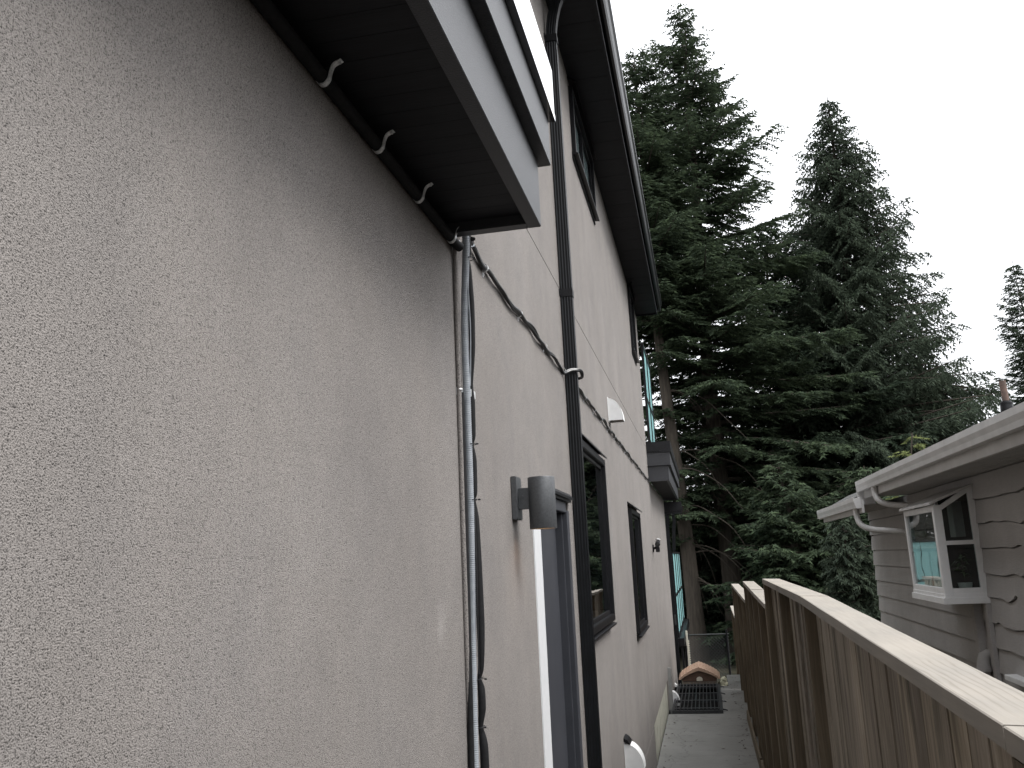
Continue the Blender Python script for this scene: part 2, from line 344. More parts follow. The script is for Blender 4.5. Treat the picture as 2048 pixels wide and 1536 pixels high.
# ------------------------------------------------------------------ tall stucco house
H = thing('stucco_house', (0, 5, 0), 'tall taupe stucco house with black trim windows and dark eaves on the left', 'house')
def wall_with_holes(m, ya, yb, za, zb, holes, X=0.0):
    ys = sorted({ya, yb, *[h[0] for h in holes], *[h[1] for h in holes]}); zs = sorted({za, zb, *[h[2] for h in holes], *[h[3] for h in holes]})
    for i in range(len(ys) - 1):
        for j in range(len(zs) - 1):
            cy, cz = (ys[i] + ys[i + 1]) / 2, (zs[j] + zs[j + 1]) / 2
            if any(h[0] < cy < h[1] and h[2] < cz < h[3] for h in holes): continue
            m.add([(X, ys[i], zs[j]), (X, ys[i + 1], zs[j]), (X, ys[i + 1], zs[j + 1]), (X, ys[i], zs[j + 1])], [(0, 1, 2, 3)])
    for y0, y1, z0, z1, d, back in holes:
        q = [(y0, z0), (y1, z0), (y1, z1), (y0, z1)]
        for a, b in zip(q, q[1:] + q[:1]):
            m.add([(X, *a), (X, *b), (X - d, *b), (X - d, *a)], [(0, 1, 2, 3)])
        if back: m.add([(X - d, *p) for p in q], [(0, 1, 2, 3)])
DOOR = (4.13, 5.30, .42, 2.84); W1 = (5.70, 7.21, 2.02, 3.29); W2 = (9.83, 11.22, 1.69, 3.03); U1 = (6.72, 8.20, 5.80, 6.40); U2 = (12.62, 13.45, 5.48, 6.46)
wm = MB()
wall_with_holes(wm, -4, 14.5, 3.70, 6.62, [(*U1, .12, 0), (*U2, .12, 0), (-4, 14.5, 4.247, 4.254, .006, 1)])
wall_with_holes(wm, -4, 19.9, -.6, 3.70, [(*DOOR, .12, 0), (*W1, .12, 0), (*W2, .12, 0), (11.55, 15.72, -.6, .46, .025, 0), (-4, 11.50, .440, .447, .006, 1)])
wm.add([(0, 19.9, -.6), (-9, 19.9, -.6), (-9, 19.9, 3.7), (0, 19.9, 3.7)], [(0, 1, 2, 3)])
wm.add([(0, 14.5, 3.7), (-9, 14.5, 3.7), (-9, 14.5, 6.62), (0, 14.5, 6.62)], [(0, 1, 2, 3)])
wm.add([(0, -4, -.6), (-9, -4, -.6), (-9, -4, 6.62), (0, -4, 6.62)], [(0, 1, 2, 3)])
wm.add([(-9, -4, -.6), (-9, 19.9, -.6), (-9, 19.9, 3.7), (-9, 14.5, 3.7), (-9, 14.5, 6.62), (-9, -4, 6.62)], [(0, 1, 2, 3, 4, 5)])
wall = wm.build('wall', M['stucco'], H)
fo = MB(); fo.box(-.2, -.025, 11.5, 15.8, -.6, .47)
fnd = fo.build('foundation', M['concrete_raw'], H, label='bare concrete foundation strip below the stucco')
cb = MB(); cb.prism([(15.70, -.1), (15.80, -.1), (15.95, .62), (15.86, .62)], 'x', -.02, .055)
cb.build('cover_board', M['plate'], H)
# eaves
e = MB()
e.box(-.02, .335, -4.2, 14.42, 6.485, 6.50)
for k in range(0, 47):
    y = -4 + k * .4; 
    if y < 14.3: e.box(.004, .33, y, y + .008, 6.4835, 6.486)
e.build('soffit', M['soffit'], H)
fa = MB(); fa.box(.335, .36, -4.2, 14.44, 6.455, 6.68); fa.box(0, .335, 14.42, 14.44, 6.46, 6.68)
fa.build('fascia', M['soffit'], H)
gu = MB()
gp = [(.361, 6.665), (.361, 6.53), (.385, 6.515), (.405, 6.515), (.418, 6.535), (.418, 6.575), (.428, 6.60), (.445, 6.62), (.445, 6.665), (.438, 6.672), (.432, 6.665), (.428, 6.645), (.39, 6.60), (.37, 6.60), (.37, 6.665)]
gu.prism(gp, 'y', -4.2, 14.48); 
gu.build('gutter', M['gutter_black'], H, smooth=False)
rf = MB(); rf.prism([(.40, 6.69), (-4.5, 8.1), (-9.4, 6.69), (-9.4, 6.63), (-4.5, 8.0), (.36, 6.685)][0:6], 'y', -4.25, 14.46)
rf.build('roof', M['shingle'], H)
# downspout: fluted rectangular pipe
def flute(w, d, nf=4, amp=.0016):
    pts = []
    def side(a, b, nx, ny):
        m = nf * 4
        for k in range(m):
            t = k / m; o = -amp * (1 if (k % 4) in (2, 3) else 0) * (0 < k < m)
            pts.append((a[0] + (b[0] - a[0]) * t + nx * o, a[1] + (b[1] - a[1]) * t + ny * o))
    w, d = w / 2, d / 2
    side((-w, -d), (w, -d), 0, -1); side((w, -d), (w, d), 1, 0); side((w, d), (-w, d), 0, 1); side((-w, d), (-w, -d), -1, 0)
    return pts
ds = MB(); ds.sweep(flute(.062, .074), [(.043, 5.535, .02), (.043, 5.535, 3.0), (.043, 5.535, 5.98)], (0, 1, 0), True)
ds.sweep(flute(.058, .070), [(.043, 5.535, 5.93), (.043, 5.535, 6.08), (.046, 5.535, 6.15), (.060, 5.535, 6.24), (.082, 5.535, 6.33), (.12, 5.535, 6.41), (.25, 5.535, 6.455), (.385, 5.535, 6.50)], (0, 1, 0))
dso = ds.build('downspout', M['gutter_black'], H)
for zc in (4.22, 6.08):
    b = MB(); b.box(.0, .0845, 5.50, 5.571, zc - .028, zc + .028, .003); b.box(.0, .006, 5.465, 5.60, zc - .02, zc + .02)
    for yy in (5.478, 5.588): b.tube([(.005, yy, zc), (.011, yy, zc)], .005, 8, (0, 0, 1))
    b.build('strap', M['black'], dso)
# windows
def window(y0, y1, z0, z1, proud, mullions=(), fl=True, curtain=False, fw=.052, room=True):
    f = MB(); x0, x1 = -.11, proud
    for (a, b, c, d) in ((y0, y0 + fw, z0, z1), (y1 - fw, y1, z0, z1), (y0 + fw, y1 - fw, z0, z0 + fw), (y0 + fw, y1 - fw, z1 - fw, z1)):
        f.box(x0, x1, a, b, c, d, .004)
    i = fw + .002; t = .028
    for (a, b, c, d) in ((y0 + i, y0 + i + t, z0 + i, z1 - i), (y1 - i - t, y1 - i, z0 + i, z1 - i), (y0 + i + t, y1 - i - t, z0 + i, z0 + i + t), (y0 + i + t, y1 - i - t, z1 - i - t, z1 - i)):
        f.box(x0, proud - .028, a, b, c, d, .003)
    for kind, v in mullions:
        if kind == 'h': f.box(x0, proud - .02, y0 + i + t, y1 - i - t, v - .018, v + .018, .003)
        else: f.box(x0, proud - .02, v - .018, v + .018, z0 + i + t, z1 - i - t, .003)
    fr = f.build('window', M['vinyl'], H)
    g = MB(); g.box(proud - .044, proud - .039, y0 + i + t - .004, y1 - i - t + .004, z0 + i + t - .004, z1 - i - t + .004); g.build('pane', M['glass'], fr)
    rm = MB(); q = .45
    rm.box(-q, -.115, y0 + .002, y1 - .002, z0 + .002, z1 - .002); ro = rm.build('room_lining', M['dark'], fr)
    bm = bmesh.new(); bm.from_mesh(ro.data); fs = [f_ for f_ in bm.faces if f_.normal.x > .9]; bmesh.ops.delete(bm, geom=fs, context='FACES'); bm.to_mesh(ro.data); bm.free()
    if curtain:
        c = MB(); n = 60; ya, yb = y0 + .55, y1 - .28
        pts = [(-.20 + .018 * math.sin(k * 1.3) + .008 * math.sin(k * 2.9), ya + (yb - ya) * k / n) for k in range(n + 1)]
        c.add([(p[0], p[1], z) for p in pts for z in (z0 + .06, z1 - .06)], [(2 * k, 2 * k + 2, 2 * k + 3, 2 * k + 1) for k in range(n)])
        c.build('curtain', M['curtain'], fr, smooth=True)
    if fl:
        s = MB(); s.prism([(0.001, z0 - .005), (.055, z0 - .022), (.055, z0 - .034), (.012, z0 - .028), (.012, z0 - .065), (.001, z0 - .07)], 'y', y0 - .02, y1 + .03)
        s.build('sill_flashing', M['vinyl'], fr)
        s = MB(); s.prism([(0.001, z1 + .075), (.012, z1 + .07), (.066, z1 + .022), (.066, z1 + .010), (.001, z1 + .055)], 'y', y0 - .03, y1 + .02)
        s.build('head_flashing', M['vinyl'], fr)
    return fr
window(*W1, .05, curtain=True)
window(*W2, .04)
u1 = window(*U1, .035, mullions=(('v', 7.45),), fw=.045)
bl = MB(); bl.box(-.022, -.018, U1[0] + .06, U1[1] - .06, U1[2] + .06, U1[3] - .06); bl.build('infill', M['white'], u1)  # pale panel close behind the upper window pane
window(*U2, .035, fw=.045)
# white paper tag on the lower window glass
# door
d = MB(); d.box(-.10, -.060, 4.36, 5.20, .44, 2.78); dr = d.build('door', M['door'], H)
df = MB(); df.box(-.10, .006, 5.20, 5.297, .42, 2.79, .003); df.box(-.10, .004, 4.375, 5.20, 2.775, 2.837, .003); df.box(-.10, -.02, 5.165, 5.198, .42, 2.775, .003)
df.build('door_frame', M['door'], dr)
dw = MB(); dw.box(-.10, .004, 4.133, 4.325, .42, 2.837, .004); dw.box(-.10, -.010, 4.326, 4.374, .42, 2.837, .003)
dw.build('jamb', M['white'], dr, label='bright white side jamb of the slate grey door')
hd = MB(); hd.prism([(.001, 2.895), (.012, 2.89), (.032, 2.868), (.032, 2.852), (.001, 2.860)], 'y', 4.12, 5.33); hd.box(.001, .022, 4.2, 5.31, 2.838, 2.852)
hd.build('head_flashing', M['vinyl'], dr)
th = MB(); th.box(-.1, .05, 4.13, 5.30, .38, .42); th.build('threshold', M['black'], dr)

# balconies: stepped dark fascia boxes
def balcony(ya, yb, z, parent, h1, h2, h3, far=False):
    """box hanging on the wall: soffit planks, two tiers of fascia, black flashing on top"""
    s = MB(); y = ya + .045
    while y < yb - .05:
        y2 = min(y + .0845, yb - .047)
        s.prism([(y, z + .034), (y2 - .0015, z + .034), (y2 - .0008, z + .0365), (y2 - .0008, z + .05), (y, z + .05)], 'x', .0, .285); y += .0845
    sf = s.build('balcony_soffit', M['soffit'], parent)
    f = MB()
    f.box(.285, .33, ya, yb, z, h1, .002); f.box(0, .285, yb - .045, yb - .0005, z, h1); 
    f.box(.0, .286, ya, ya + .045, z + .0005, h1)
    f.box(.30, .37, ya - (.04 if far else 0), yb + .04, h1 + .001, h2, .002); f.box(0, .30, yb - .02, yb + .0395, h1 + .001, h2)
    if far: f.box(0, .30, ya - .0395, ya + .02, h1 + .001, h2)
    bo = f.build('balcony', M['fascia'], parent); sf.parent = bo
    # keep placement of the reparented soffit
    t = MB(); t.box(.24, .394, ya - (.06 if far else 0), yb + .055, h2 + .001, h2 + .024); t.box(0, .24, ya + .01 - (.06 if far else 0), yb + .054, h2 + .001, h2 + .0235)
    t.box(.30, .392, ya - (.06 if far else 0), yb + .053, h2 + .024, h3); 
    if far: t.box(0, .30, ya - .06, ya, h2 + .024, h3 - .001)
    t.build('flashing', M['flashing'] if not far else M['black'], bo)
    return bo
balcony(-3.2, 2.82, 3.625, H, 3.862, 4.035, 4.235)
B2 = balcony(14.55, 19.9, 3.695, H, 3.945, 4.155, 4.335, True)
# black beam and downspouts at the far corner
g = MB(); g.box(0, .38, 19.95, 20.15, 3.40, 3.66, .004); g.prism([(.0, 3.46), (.39, 3.46), (.40, 3.50), (.40, 3.53), (0, 3.53)], 'y', 19.93, 19.95); g.build('deck_beam', M['black'], H)
g = MB(); g.sweep(flute(.07, .08, 3), [(.05, 20.05, 3.40), (.05, 20.05, 3.30), (.03, 20.05, 3.1), (.035, 20.02, -.3)]); g.build('downspout', M['gutter_black'], H)
g = MB(); g.sweep(flute(.07, .07, 3), [(.17, 20.3, 3.40), (.19, 20.3, 3.25), (.16, 20.3, 3.05), (.13, 20.3, 2.6)]); g.build('downspout', M['gutter_black'], H)
g = MB(); g.box(.0, .09, 19.97, 20.0, .98, 1.3, .01); mt = g.build('meter_box', M['vinyl'], H)
g = MB(); g.box(.03, .07, 19.962, 19.97, 1.03, 1.24); g.build('label_plate', M['galv'], mt)
# frosted privacy screens
def screen(X, ya, yb, z0, z1, n, mid):
    fr = MB(); t = .02
    for k in range(n + 1):
        y = ya + (yb - ya) * k / n; fr.box(X - t, X + t, y - .03, y + .03, z0 - .08, z1 + .02, .003)
    fr.box(X - t - .004, X + t + .004, ya - .035, yb + .035, z1, z1 + .045, .003); fr.box(X - t + .003, X + t - .003, ya, yb, z0 - .04, z0, .003); fr.box(X - t + .002, X + t - .002, ya, yb, mid - .03, mid + .03, .003)
    o = fr.build('privacy_screen', M['black'], H)
    for k in range(n):
        a = ya + (yb - ya) * k / n + .03; b = ya + (yb - ya) * (k + 1) / n - .03
        for c, d in ((z0, mid - .03), (mid + .03, z1)):
            g = MB(); g.box(X - .004, X + .004, a, b, c, d); g.build('glass_panel', M['frost'], o)
screen(.05, 14.72, 16.75, 4.42, 6.02, 2, 5.12)
screen(.075, 20.35, 26.2, .80, 2.54, 4, 1.62)
g = MB(); g.box(.0, .20, 20.2, 26.3, .55, .72, .004); g.build('lower_deck_beam', M['black'], H)
for (xa, ya_, xb) in ((.03, 20.25, .05), (.12, 20.6, .15), (.22, 20.25, .20)):
    g = MB(); g.tube([(xa, ya_, .56), (xb, ya_, -.36)], .026, 8); g.build('deck_post', M['black'], H)

# ------------------------------------------------------------------ wall fittings
# cylinder sconce
lampT = thing('wall_lamp', (0, 3.73, 2.75), 'graphite cylinder wall lamp glowing warm underneath, left of the slate door', 'wall lamp')
b = MB(); b.box(.0005, .024, 3.672, 3.785, 2.678, 2.862, .003); b.build('backplate', M['lamp'], lampT)
b = MB(); b.box(.024, .075, 3.708, 3.748, 2.722, 2.812, .002); arm = b.build('arm', M['lamp'], lampT)
b = MB(); b.tube([(.04, 3.709, 2.775), (.04, 3.701, 2.775)], .006, 10, (0, 0, 1)); b.build('screw', M['lamp'], arm)
b = MB(); n = 48; cx, cy, ro, ri = .123, 3.728, .058, .0545
rings = [(ri, 2.66), (ri, 2.637), (ro - .001, 2.636), (ro, 2.638), (ro, 2.851), (ro - .002, 2.855), (.0, 2.8555)]
vs = []; fs = []
for r_, z in [(.001, 2.80), (ri, 2.80)] + rings[0:6]:
    vs += [(cx + r_ * math.cos(2 * math.pi * k / n), cy + r_ * math.sin(2 * math.pi * k / n), z) for k in range(n)]
for i in range(7):
    for k in range(n): fs.append((i * n + k, i * n + (k + 1) % n, (i + 1) * n + (k + 1) % n, (i + 1) * n + k))
fs.append(tuple(range(7 * n, 8 * n)))
b.add(vs, fs); sh = b.build('lamp_shade', M['lamp'], lampT, smooth=True)
b = MB(); b.tube([(cx, cy, 2.665), (cx, cy, 2.69), (cx, cy, 2.72), (cx, cy, 2.75)], [.012, .03, .03, .015], 16, (0, 1, 0)); b.build('bulb', M['bulb'], sh, smooth=True)

# white quarter round vent hoods
def vent(y, z, h=.21, dep=.135, wd=.17, label='', name='vent_hood', dirt=False):
    t = thing(name, (0, y, z), label, 'vent', 'white quarter round vent hoods')
    if y < 8:
        c_ = MB(); c_.prism([(.0005, z + h + .045), (.03, z + h + .03), (.055, z + h - .005), (.05, z + h - .008), (.0005, z + h + .016)], 'y', y - .012, y + wd + .015); c_.build('cover_flashing', M['vinyl'], t)
    o = MB(); o.box(.0005, .006, y - .008, y + wd + .012, z - .012, z + h + .015, .002); o.build('flange', M['white_plastic'], t)
    prof = [(.006 + dep * math.sin(a * math.pi / 20), z + h * math.cos(a * math.pi / 20)) for a in range(11)]
    s = MB(); inner = [(.006 + (dep - .006) * math.sin(a * math.pi / 20), z + (h - .008) * math.cos(a * math.pi / 20)) for a in range(11)]
    s.prism(prof + inner[::-1], 'y', y, y + wd)
    for yy in (y, y + wd - .004): s.prism([(.006, z)] + inner, 'y', yy + .0005, yy + .0035)
    s.build('hood', M['white_plastic'], t, smooth=True)
    f = MB(); f.box(.010, dep - .01, y + .006, y + wd - .006, z + .012, z + .018); f.build('flap', M['tan_plastic'] if not dirt else M['plate'], t)
    return t
vent(8.30, 3.785, .215, label='white quarter round vent hood high on the stucco under the joint line')
vent(7.69, .80, .20, .15, .17, label='white quarter round vent hood low on the stucco, nearest the camera')
vent(16.35, -.07, .24, .15, .2, label='white quarter round vent hood beside the left edge of the steel grate')
vent(18.25, -.14, .17, .11, .18, label='small far white vent hood between grate and brown doghouse')
# security camera
t = thing('security_camera', (0, 14.2, 2.62), 'small black bullet security camera on the stucco wall near its far corner', 'security camera')
b = MB(); b.tube([(.0005, 14.2, 2.62), (.018, 14.2, 2.62)], .06, 20, (0, 0, 1)); b.build('base', M['black'], t, smooth=True)
b = MB(); b.tube([(.018, 14.2, 2.62), (.05, 14.2, 2.63), (.07, 14.2, 2.67)], [.02, .02, .022], 12, (0, 1, 0)); b.build('bracket', M['black'], t, smooth=True)
b = MB(); b.tube([(.085, 14.30, 2.72), (.085, 14.24, 2.715), (.085, 14.12, 2.69), (.085, 14.06, 2.675), (.085, 14.055, 2.675)], [.02, .038, .04, .04, .036], 20, (0, 0, 1)); b.build('housing', M['black'], t, smooth=True)
b = MB(); b.tube([(.085, 14.054, 2.674), (.085, 14.05, 2.673)], [.03, .026], 16, (0, 0, 1)); b.build('lens', M['glass'], t)
b = MB(); b.box(.05, .11, 14.1, 14.2, 2.56, 2.64, .006); b.build('junction_block', M['black'], t)
b = MB(); b.tube([(.045, 14.19, 2.752), (.085, 14.15, 2.765), (.125, 14.19, 2.752)], [.006, .008, .006], 8, (0, 0, 1)); b.build('sun_shield', M['zinc'], t)

# flexible conduit (corrugated) with straps
cp = smooth_path([(.041, 2.90, 3.78), (.041, 2.90, 3.662), (.040, 2.90, 3.60), (.026, 2.90, 3.347), (.024, 2.90, 3.086), (.022, 2.90, 2.715), (.0165, 2.90, 2.386), (.0125, 2.892, 2.164), (.0125, 2.875, 1.864), (.0125, 2.86, 1.3), (.0125, 2.86, .1)], 40)
# resample for ribs
def resample(P, step):
    out = [P[0]]; acc = 0
    for a, b in zip(P, P[1:]):
        d = (b - a).length; 
        while acc + d >= step:
            t = (step - acc) / d; a = a + (b - a) * t; out.append(a.copy()); d = (b - a).length; acc = 0
        acc += d
    return out
rp = resample(cp, .0016)
rads = [.0136 if (i % 4) in (0, 1) else .0124 for i in range(len(rp))]
cT = thing('flexible_conduit', (.02, 2.9, .1), 'ribbed grey flexible conduit running down the stucco from the near balcony', 'conduit')
b = MB(); b.tube(rp, rads, 14, (0, 1, 0)); b.build('sheath', M['conduit'], cT, smooth=True)
for z in (3.085,):
    b = MB(); b.box(.0, .006, 2.85, 2.965, z - .014, z + .014, .001); b.box(.0335, .039, 2.905, 2.965, z - .014, z + .014, .002); b.build('strap', M['zinc'], cT)
# wall coloured pipe on the left of the conduit
lp = thing('thin_pipe', (.0, 2.9, .1), 'thin pipe left of the grey conduit, stucco coloured at the top and black below', 'pipe')
b = MB(); b.tube([(.011, 2.858, 3.62), (.009, 2.858, 3.30), (.008, 2.855, 3.0), (.007, 2.85, 2.6), (.006, 2.84, .1)], .0085, 10, (0, 1, 0)); b.build('pipe', M['stucco'], lp, smooth=True)
b = MB(); b.tube([(.003, 2.855, 3.089), (.014, 2.849, 3.089), (.019, 2.855, 3.089)], .004, 8, (0, 1, 0)); b.build('clip', M['zinc'], lp, smooth=True)
# black foam sleeve, pinched at the ties
b = MB(); b.tube([(.012, 2.868, 3.08), (.012, 2.866, 2.8), (.0105, 2.862, 2.4), (.0105, 2.842, 1.9), (.0105, 2.838, .1)], .0105, 12, (0, 1, 0)); b.build('lower_length', M['rubber'], lp, smooth=True, label='black lower length of the pipe')
bs = thing('foam_sleeve', (.04, 2.93, .1), 'black foam sleeved line bulging between cable ties behind the grey conduit', 'pipe')
keys = [(a_, b_ - .009, c_ * 1.12) for a_, b_, c_ in [(3.78, .052, .011), (3.665, .052, .011), (3.60, .052, .010), (3.575, .050, .006), (3.53, .051, .0105), (3.40, .055, .0115), (3.25, .054, .010), (3.12, .046, .0055), (3.05, .045, .0105), (2.94, .043, .0105), (2.905, .040, .0055), (2.85, .043, .0105), (2.745, .042, .010), (2.715, .039, .0055), (2.65, .043, .011), (2.5, .045, .0125), (2.3, .047, .012), (2.175, .043, .009), (2.135, .036, .006), (2.10, .041, .011), (2.04, .041, .0115), (1.985, .035, .007), (1.93, .042, .0125), (1.8, .043, .013), (1.2, .04, .013), (.1, .04, .013)]]
sp = smooth_path([(x, 2.918, z) for z, x, r in keys], 5); sr = []
for i in range(len(keys) - 1):
    for k in range(5): sr.append(keys[i][2] + (keys[i + 1][2] - keys[i][2]) * k / 5)
sr.append(keys[-1][2])
b = MB(); b.tube(sp, sr, 14, (0, 1, 0)); b.build('sleeve', M['rubber'], bs, smooth=True)
wp = smooth_path([(.038, 2.90, 3.60), (.043, 2.895, 3.48), (.047, 2.895, 3.33), (.042, 2.90, 3.2), (.036, 2.905, 3.11)], 6)
b = MB(); b.tube(wp, .0022, 6, (0, 1, 0)); b.build('thin_wire', M['conduit'], bs, smooth=True)
wp = smooth_path([(.034, 2.905, 2.70), (.036, 2.90, 2.5), (.034, 2.895, 2.3), (.031, 2.90, 2.15)], 6)
b = MB(); b.tube(wp, .003, 6, (0, 1, 0)); b.build('thin_wire', M['cable'], bs, smooth=True)
for z, x in ((3.574, .050), (2.905, .036), (2.715, .036), (2.134, .034), (1.985, .026)):
    n = 20; loop = [(x - .004 + (.020 if z in (2.905, 1.985, 3.574) else .011) * math.cos(2 * math.pi * k / n), 2.912 + .020 * math.sin(2 * math.pi * k / n), z + .002 * math.cos(2 * math.pi * k / n)) for k in range(n)] 
    b = MB(); b.tube(loop + [loop[0]], .0016, 6, (0, 0, 1), False); b.box(x + .012, x + .021, 2.905, 2.911, z - .0025, z + .0025, .0008)
    b.build('cable_tie', M['cable'], bs, smooth=True)
# black pipe under the near balcony, with bent metal clips
bp_ = thing('black_pipe', (.02, 2.8, 3.6), 'black pipe held by metal clips along the inner edge of the near balcony soffit', 'pipe')
b = MB(); b.tube(smooth_path([(.017, -3, 3.612), (.017, 1.0, 3.612), (.017, 2.70, 3.612), (.018, 2.80, 3.607), (.03, 2.855, 3.60)], 6), .0165, 14, (0, 0, 1)); b.build('pipe', M['rubber'], bp_, smooth=True)
def clip_bent(y):
    b = MB(); pts = [(.004, y, 3.603), (.012, y, 3.5935), (.024, y, 3.594), (.034, y, 3.605), (.038, y, 3.622), (.045, y, 3.638), (.056, y + .004, 3.647), (.064, y + .004, 3.650)]
    pp = smooth_path(pts, 3); b.sweep([(-.008, -.001), (.008, -.001), (.008, .001), (-.008, .001)], pp, (0, 1, 0))
    b.tube([(.058, y + .004, 3.6425), (.058, y + .004, 3.648)], .004, 8, (0, 1, 0)); return b
for y in (.95, 1.34, 1.718, 2.07, 2.419, 2.781): clip_bent(y).build('clip', M['zinc'], bp_, smooth=True)

# cable bundle across the wall, crossing the downspout
cT = thing('cable_bundle', (.015, 9, 3.68), 'black twisted cable clipped along the stucco wall, looping over the black downspout', 'cable')
def wavy(ya, yb, z, n, za=None):
    pts = []
    for k in range(n + 1):
        y = ya + (yb - ya) * k / n
        pts.append(((.014 + .003 * math.sin(k * 1.1)), y, z + .006 * math.sin(k * .8) + .004 * math.sin(k * 1.9)))
    return pts
main = [(.055, 2.93, 3.655), (.035, 3.0, 3.668), (.018, 3.12, 3.690)] + wavy(3.25, 5.40, 3.668, 22) + [(.05, 5.455, 3.685), (.095, 5.50, 3.690), (.105, 5.535, 3.680), (.095, 5.59, 3.66), (.03, 5.62, 3.665)] + wavy(5.72, 14.50, 3.682, 78)
b = MB(); b.tube(smooth_path(main, 4), .0095, 8, (0, 0, 1)); b.build('cable', M['cable'], cT, smooth=True)
m2 = [(p[0] + .008 * math.cos(i * .9), p[1], p[2] + .009 * math.sin(i * .55)) for i, p in enumerate(main)]
m2 = [(max(p[0], .008), p[1], p[2]) for p in m2]
b = MB(); b.tube(smooth_path(m2, 4), .0065, 8, (0, 0, 1)); b.build('cable', M['cable'], cT, smooth=True)
b = MB(); b.tube(smooth_path([(.04, 2.89, 3.61), (.055, 2.95, 3.635), (.04, 3.02, 3.668)], 5), .0028, 6, (0, 0, 1)); b.build('tie_wire', M['conduit'], cT, smooth=True)
ck = [2.96, 3.31, 4.01, 4.70, 5.38, 5.98, 6.40, 6.98, 7.50] + [8.05 + .62 * k for k in range(11)]
for y in ck:
    c = MB(); z = 3.672
    c.box(.0005, .003, y - .008, y + .008, z - .034, z - .004, .0005)
    n = 8; c.sweep([(-.007, -.0008), (.007, -.0008), (.007, .0008), (-.007, .0008)], [(.002 + .0235 * math.sin(a * math.pi / n), y, z + .003 - .019 * math.cos(a * math.pi / n)) for a in range(n + 1)], (0, 1, 0))
    c.tube([(.003, y, z - .024), (.007, y, z - .024)], .005, 8, (0, 0, 1))
    c.build('clip', M['zinc'], cT, smooth=True)

# ------------------------------------------------------------------ timber fence
F = thing('timber_fence', (1.3, 5, 0), 'stepped cedar board fence with flat pale cap along the right of the path', 'fence')
XC0, XC1 = 1.232, 1.371
secs = [(-2.6, 1.645, 2.12, 2.203), (1.652, 4.74, 2.205, 2.270), (4.746, 7.74, 2.272, 2.276), (7.80, 10.0, 2.07, 2.10), (10.005, 11.9, 2.105, 2.135), (11.95, 17.6, 1.90, 1.92), (17.7, 20.1, 1.32, 1.38)]
rnd = random.Random(3)
for k, (ya, yb, za_, zb_) in enumerate(secs):
    ZC = lambda y: za_ + (zb_ - za_) * (y - ya) / (yb - ya)
    c = MB(); n = max(2, int((yb - ya) / .35)); dz = [rnd.uniform(-.0008, .0008) for _ in range(n + 1)]; dx = [rnd.uniform(-.0008, .0008) for _ in range(n + 1)]
    vs = []; 
    for i in range(n + 1):
        y = ya + (yb - ya) * i / n; z = ZC(y)
        vs += [(XC0 + dx[i], y, z - .040 + dz[i]), (XC1 + dx[i], y, z - .040 + dz[i]), (XC1 + dx[i], y, z - .008 + dz[i]), (XC1 - .003 + dx[i], y, z - .006 + dz[i]), (XC0 + .003 + dx[i], y, z + dz[i]), (XC0 + dx[i], y, z - .002 + dz[i])]
    fs = [(6 * i + a, 6 * i + (a + 1) % 6, 6 * i + 6 + (a + 1) % 6, 6 * i + 6 + a) for i in range(n) for a in range(6)] + [tuple(range(6))[::-1], tuple(range(6 * n, 6 * n + 6))]
    c.add(vs, fs); c.build('cap_board', M['cap'], F)
    for z_ in (-.16, None):
        r = MB(); z0_, z1_ = (ZC(ya) - .15, ZC(yb) - .15) if z_ is None else (.12, .12)
        r.add([(x, y, z) for y, zz in ((ya + .03, z0_), (yb - .01, z1_)) for x, z in ((1.326, zz), (1.36, zz), (1.36, zz + .088), (1.326, zz + .088))], [(0, 1, 2, 3), (7, 6, 5, 4), (0, 4, 5, 1), (1, 5, 6, 2), (2, 6, 7, 3), (3, 7, 4, 0)])
        r.build('rail', M['post'], F)
    b = MB(); y = ya + .02
    while y < yb - .02:
        wd = .1415; y0 = math.floor(y / wd) * wd
        y1 = y0 + wd; off = rnd.uniform(-.004, .004)
        al = (.011 if (int(round(y0 / wd)) % 2 and ya > 4.7) else 0.0) + .014
        b.box(1.278 + off + al, 1.294 + off + al, max(y0 + .0018, ya + .005), min(y1 - .0018, yb - .003), -.12 + rnd.uniform(0, .03), ZC(y0 + .07) - .046); y = y1 + .001
    b.build('board_panel', M['boards'], F)
    bt = MB(); y = ya + .02
    while y < yb - .02:   # thin battens behind the gaps
        y0 = round(y / .1415) * .1415; bt.box(1.362, 1.372, y0 - .045, y0 + .045, -.1, ZC(y0) - .05); y += .1415
    bt.build('batten', M['boards'], F)
for y, z in ((1.60, 2.16), (4.70, 2.228), (7.70, 2.234), (8.88, 2.03), (9.96, 2.058), (11.0, 2.07), (11.86, 2.092), (13.3, 1.863), (14.8, 1.868), (16.2, 1.873), (6.2, 2.231),  (17.56, 1.878), (19.9, 1.33)):
    b = MB(); b.box(1.236, 1.325, y - .045, y + .045, -.15, z - .001, .003); b.build('post', M['post'], F)
# loose planks at the fence foot
for (ya, yb, xa, lbl) in ((7.0, 11.2, 1.215, 'long weathered plank lying along the fence foot, nearest part of the path'), (11.3, 14.6, 1.212, 'weathered plank lying along the fence foot beside the grate')):
    b = MB(); b.prism([(xa - .012, .001), (xa + .02, .001), (xa + .022, .13), (xa - .002, .132)], 'y', ya, yb)
    tag(b.build('plank', M['post']), lbl, 'plank', 'planks at the fence foot')

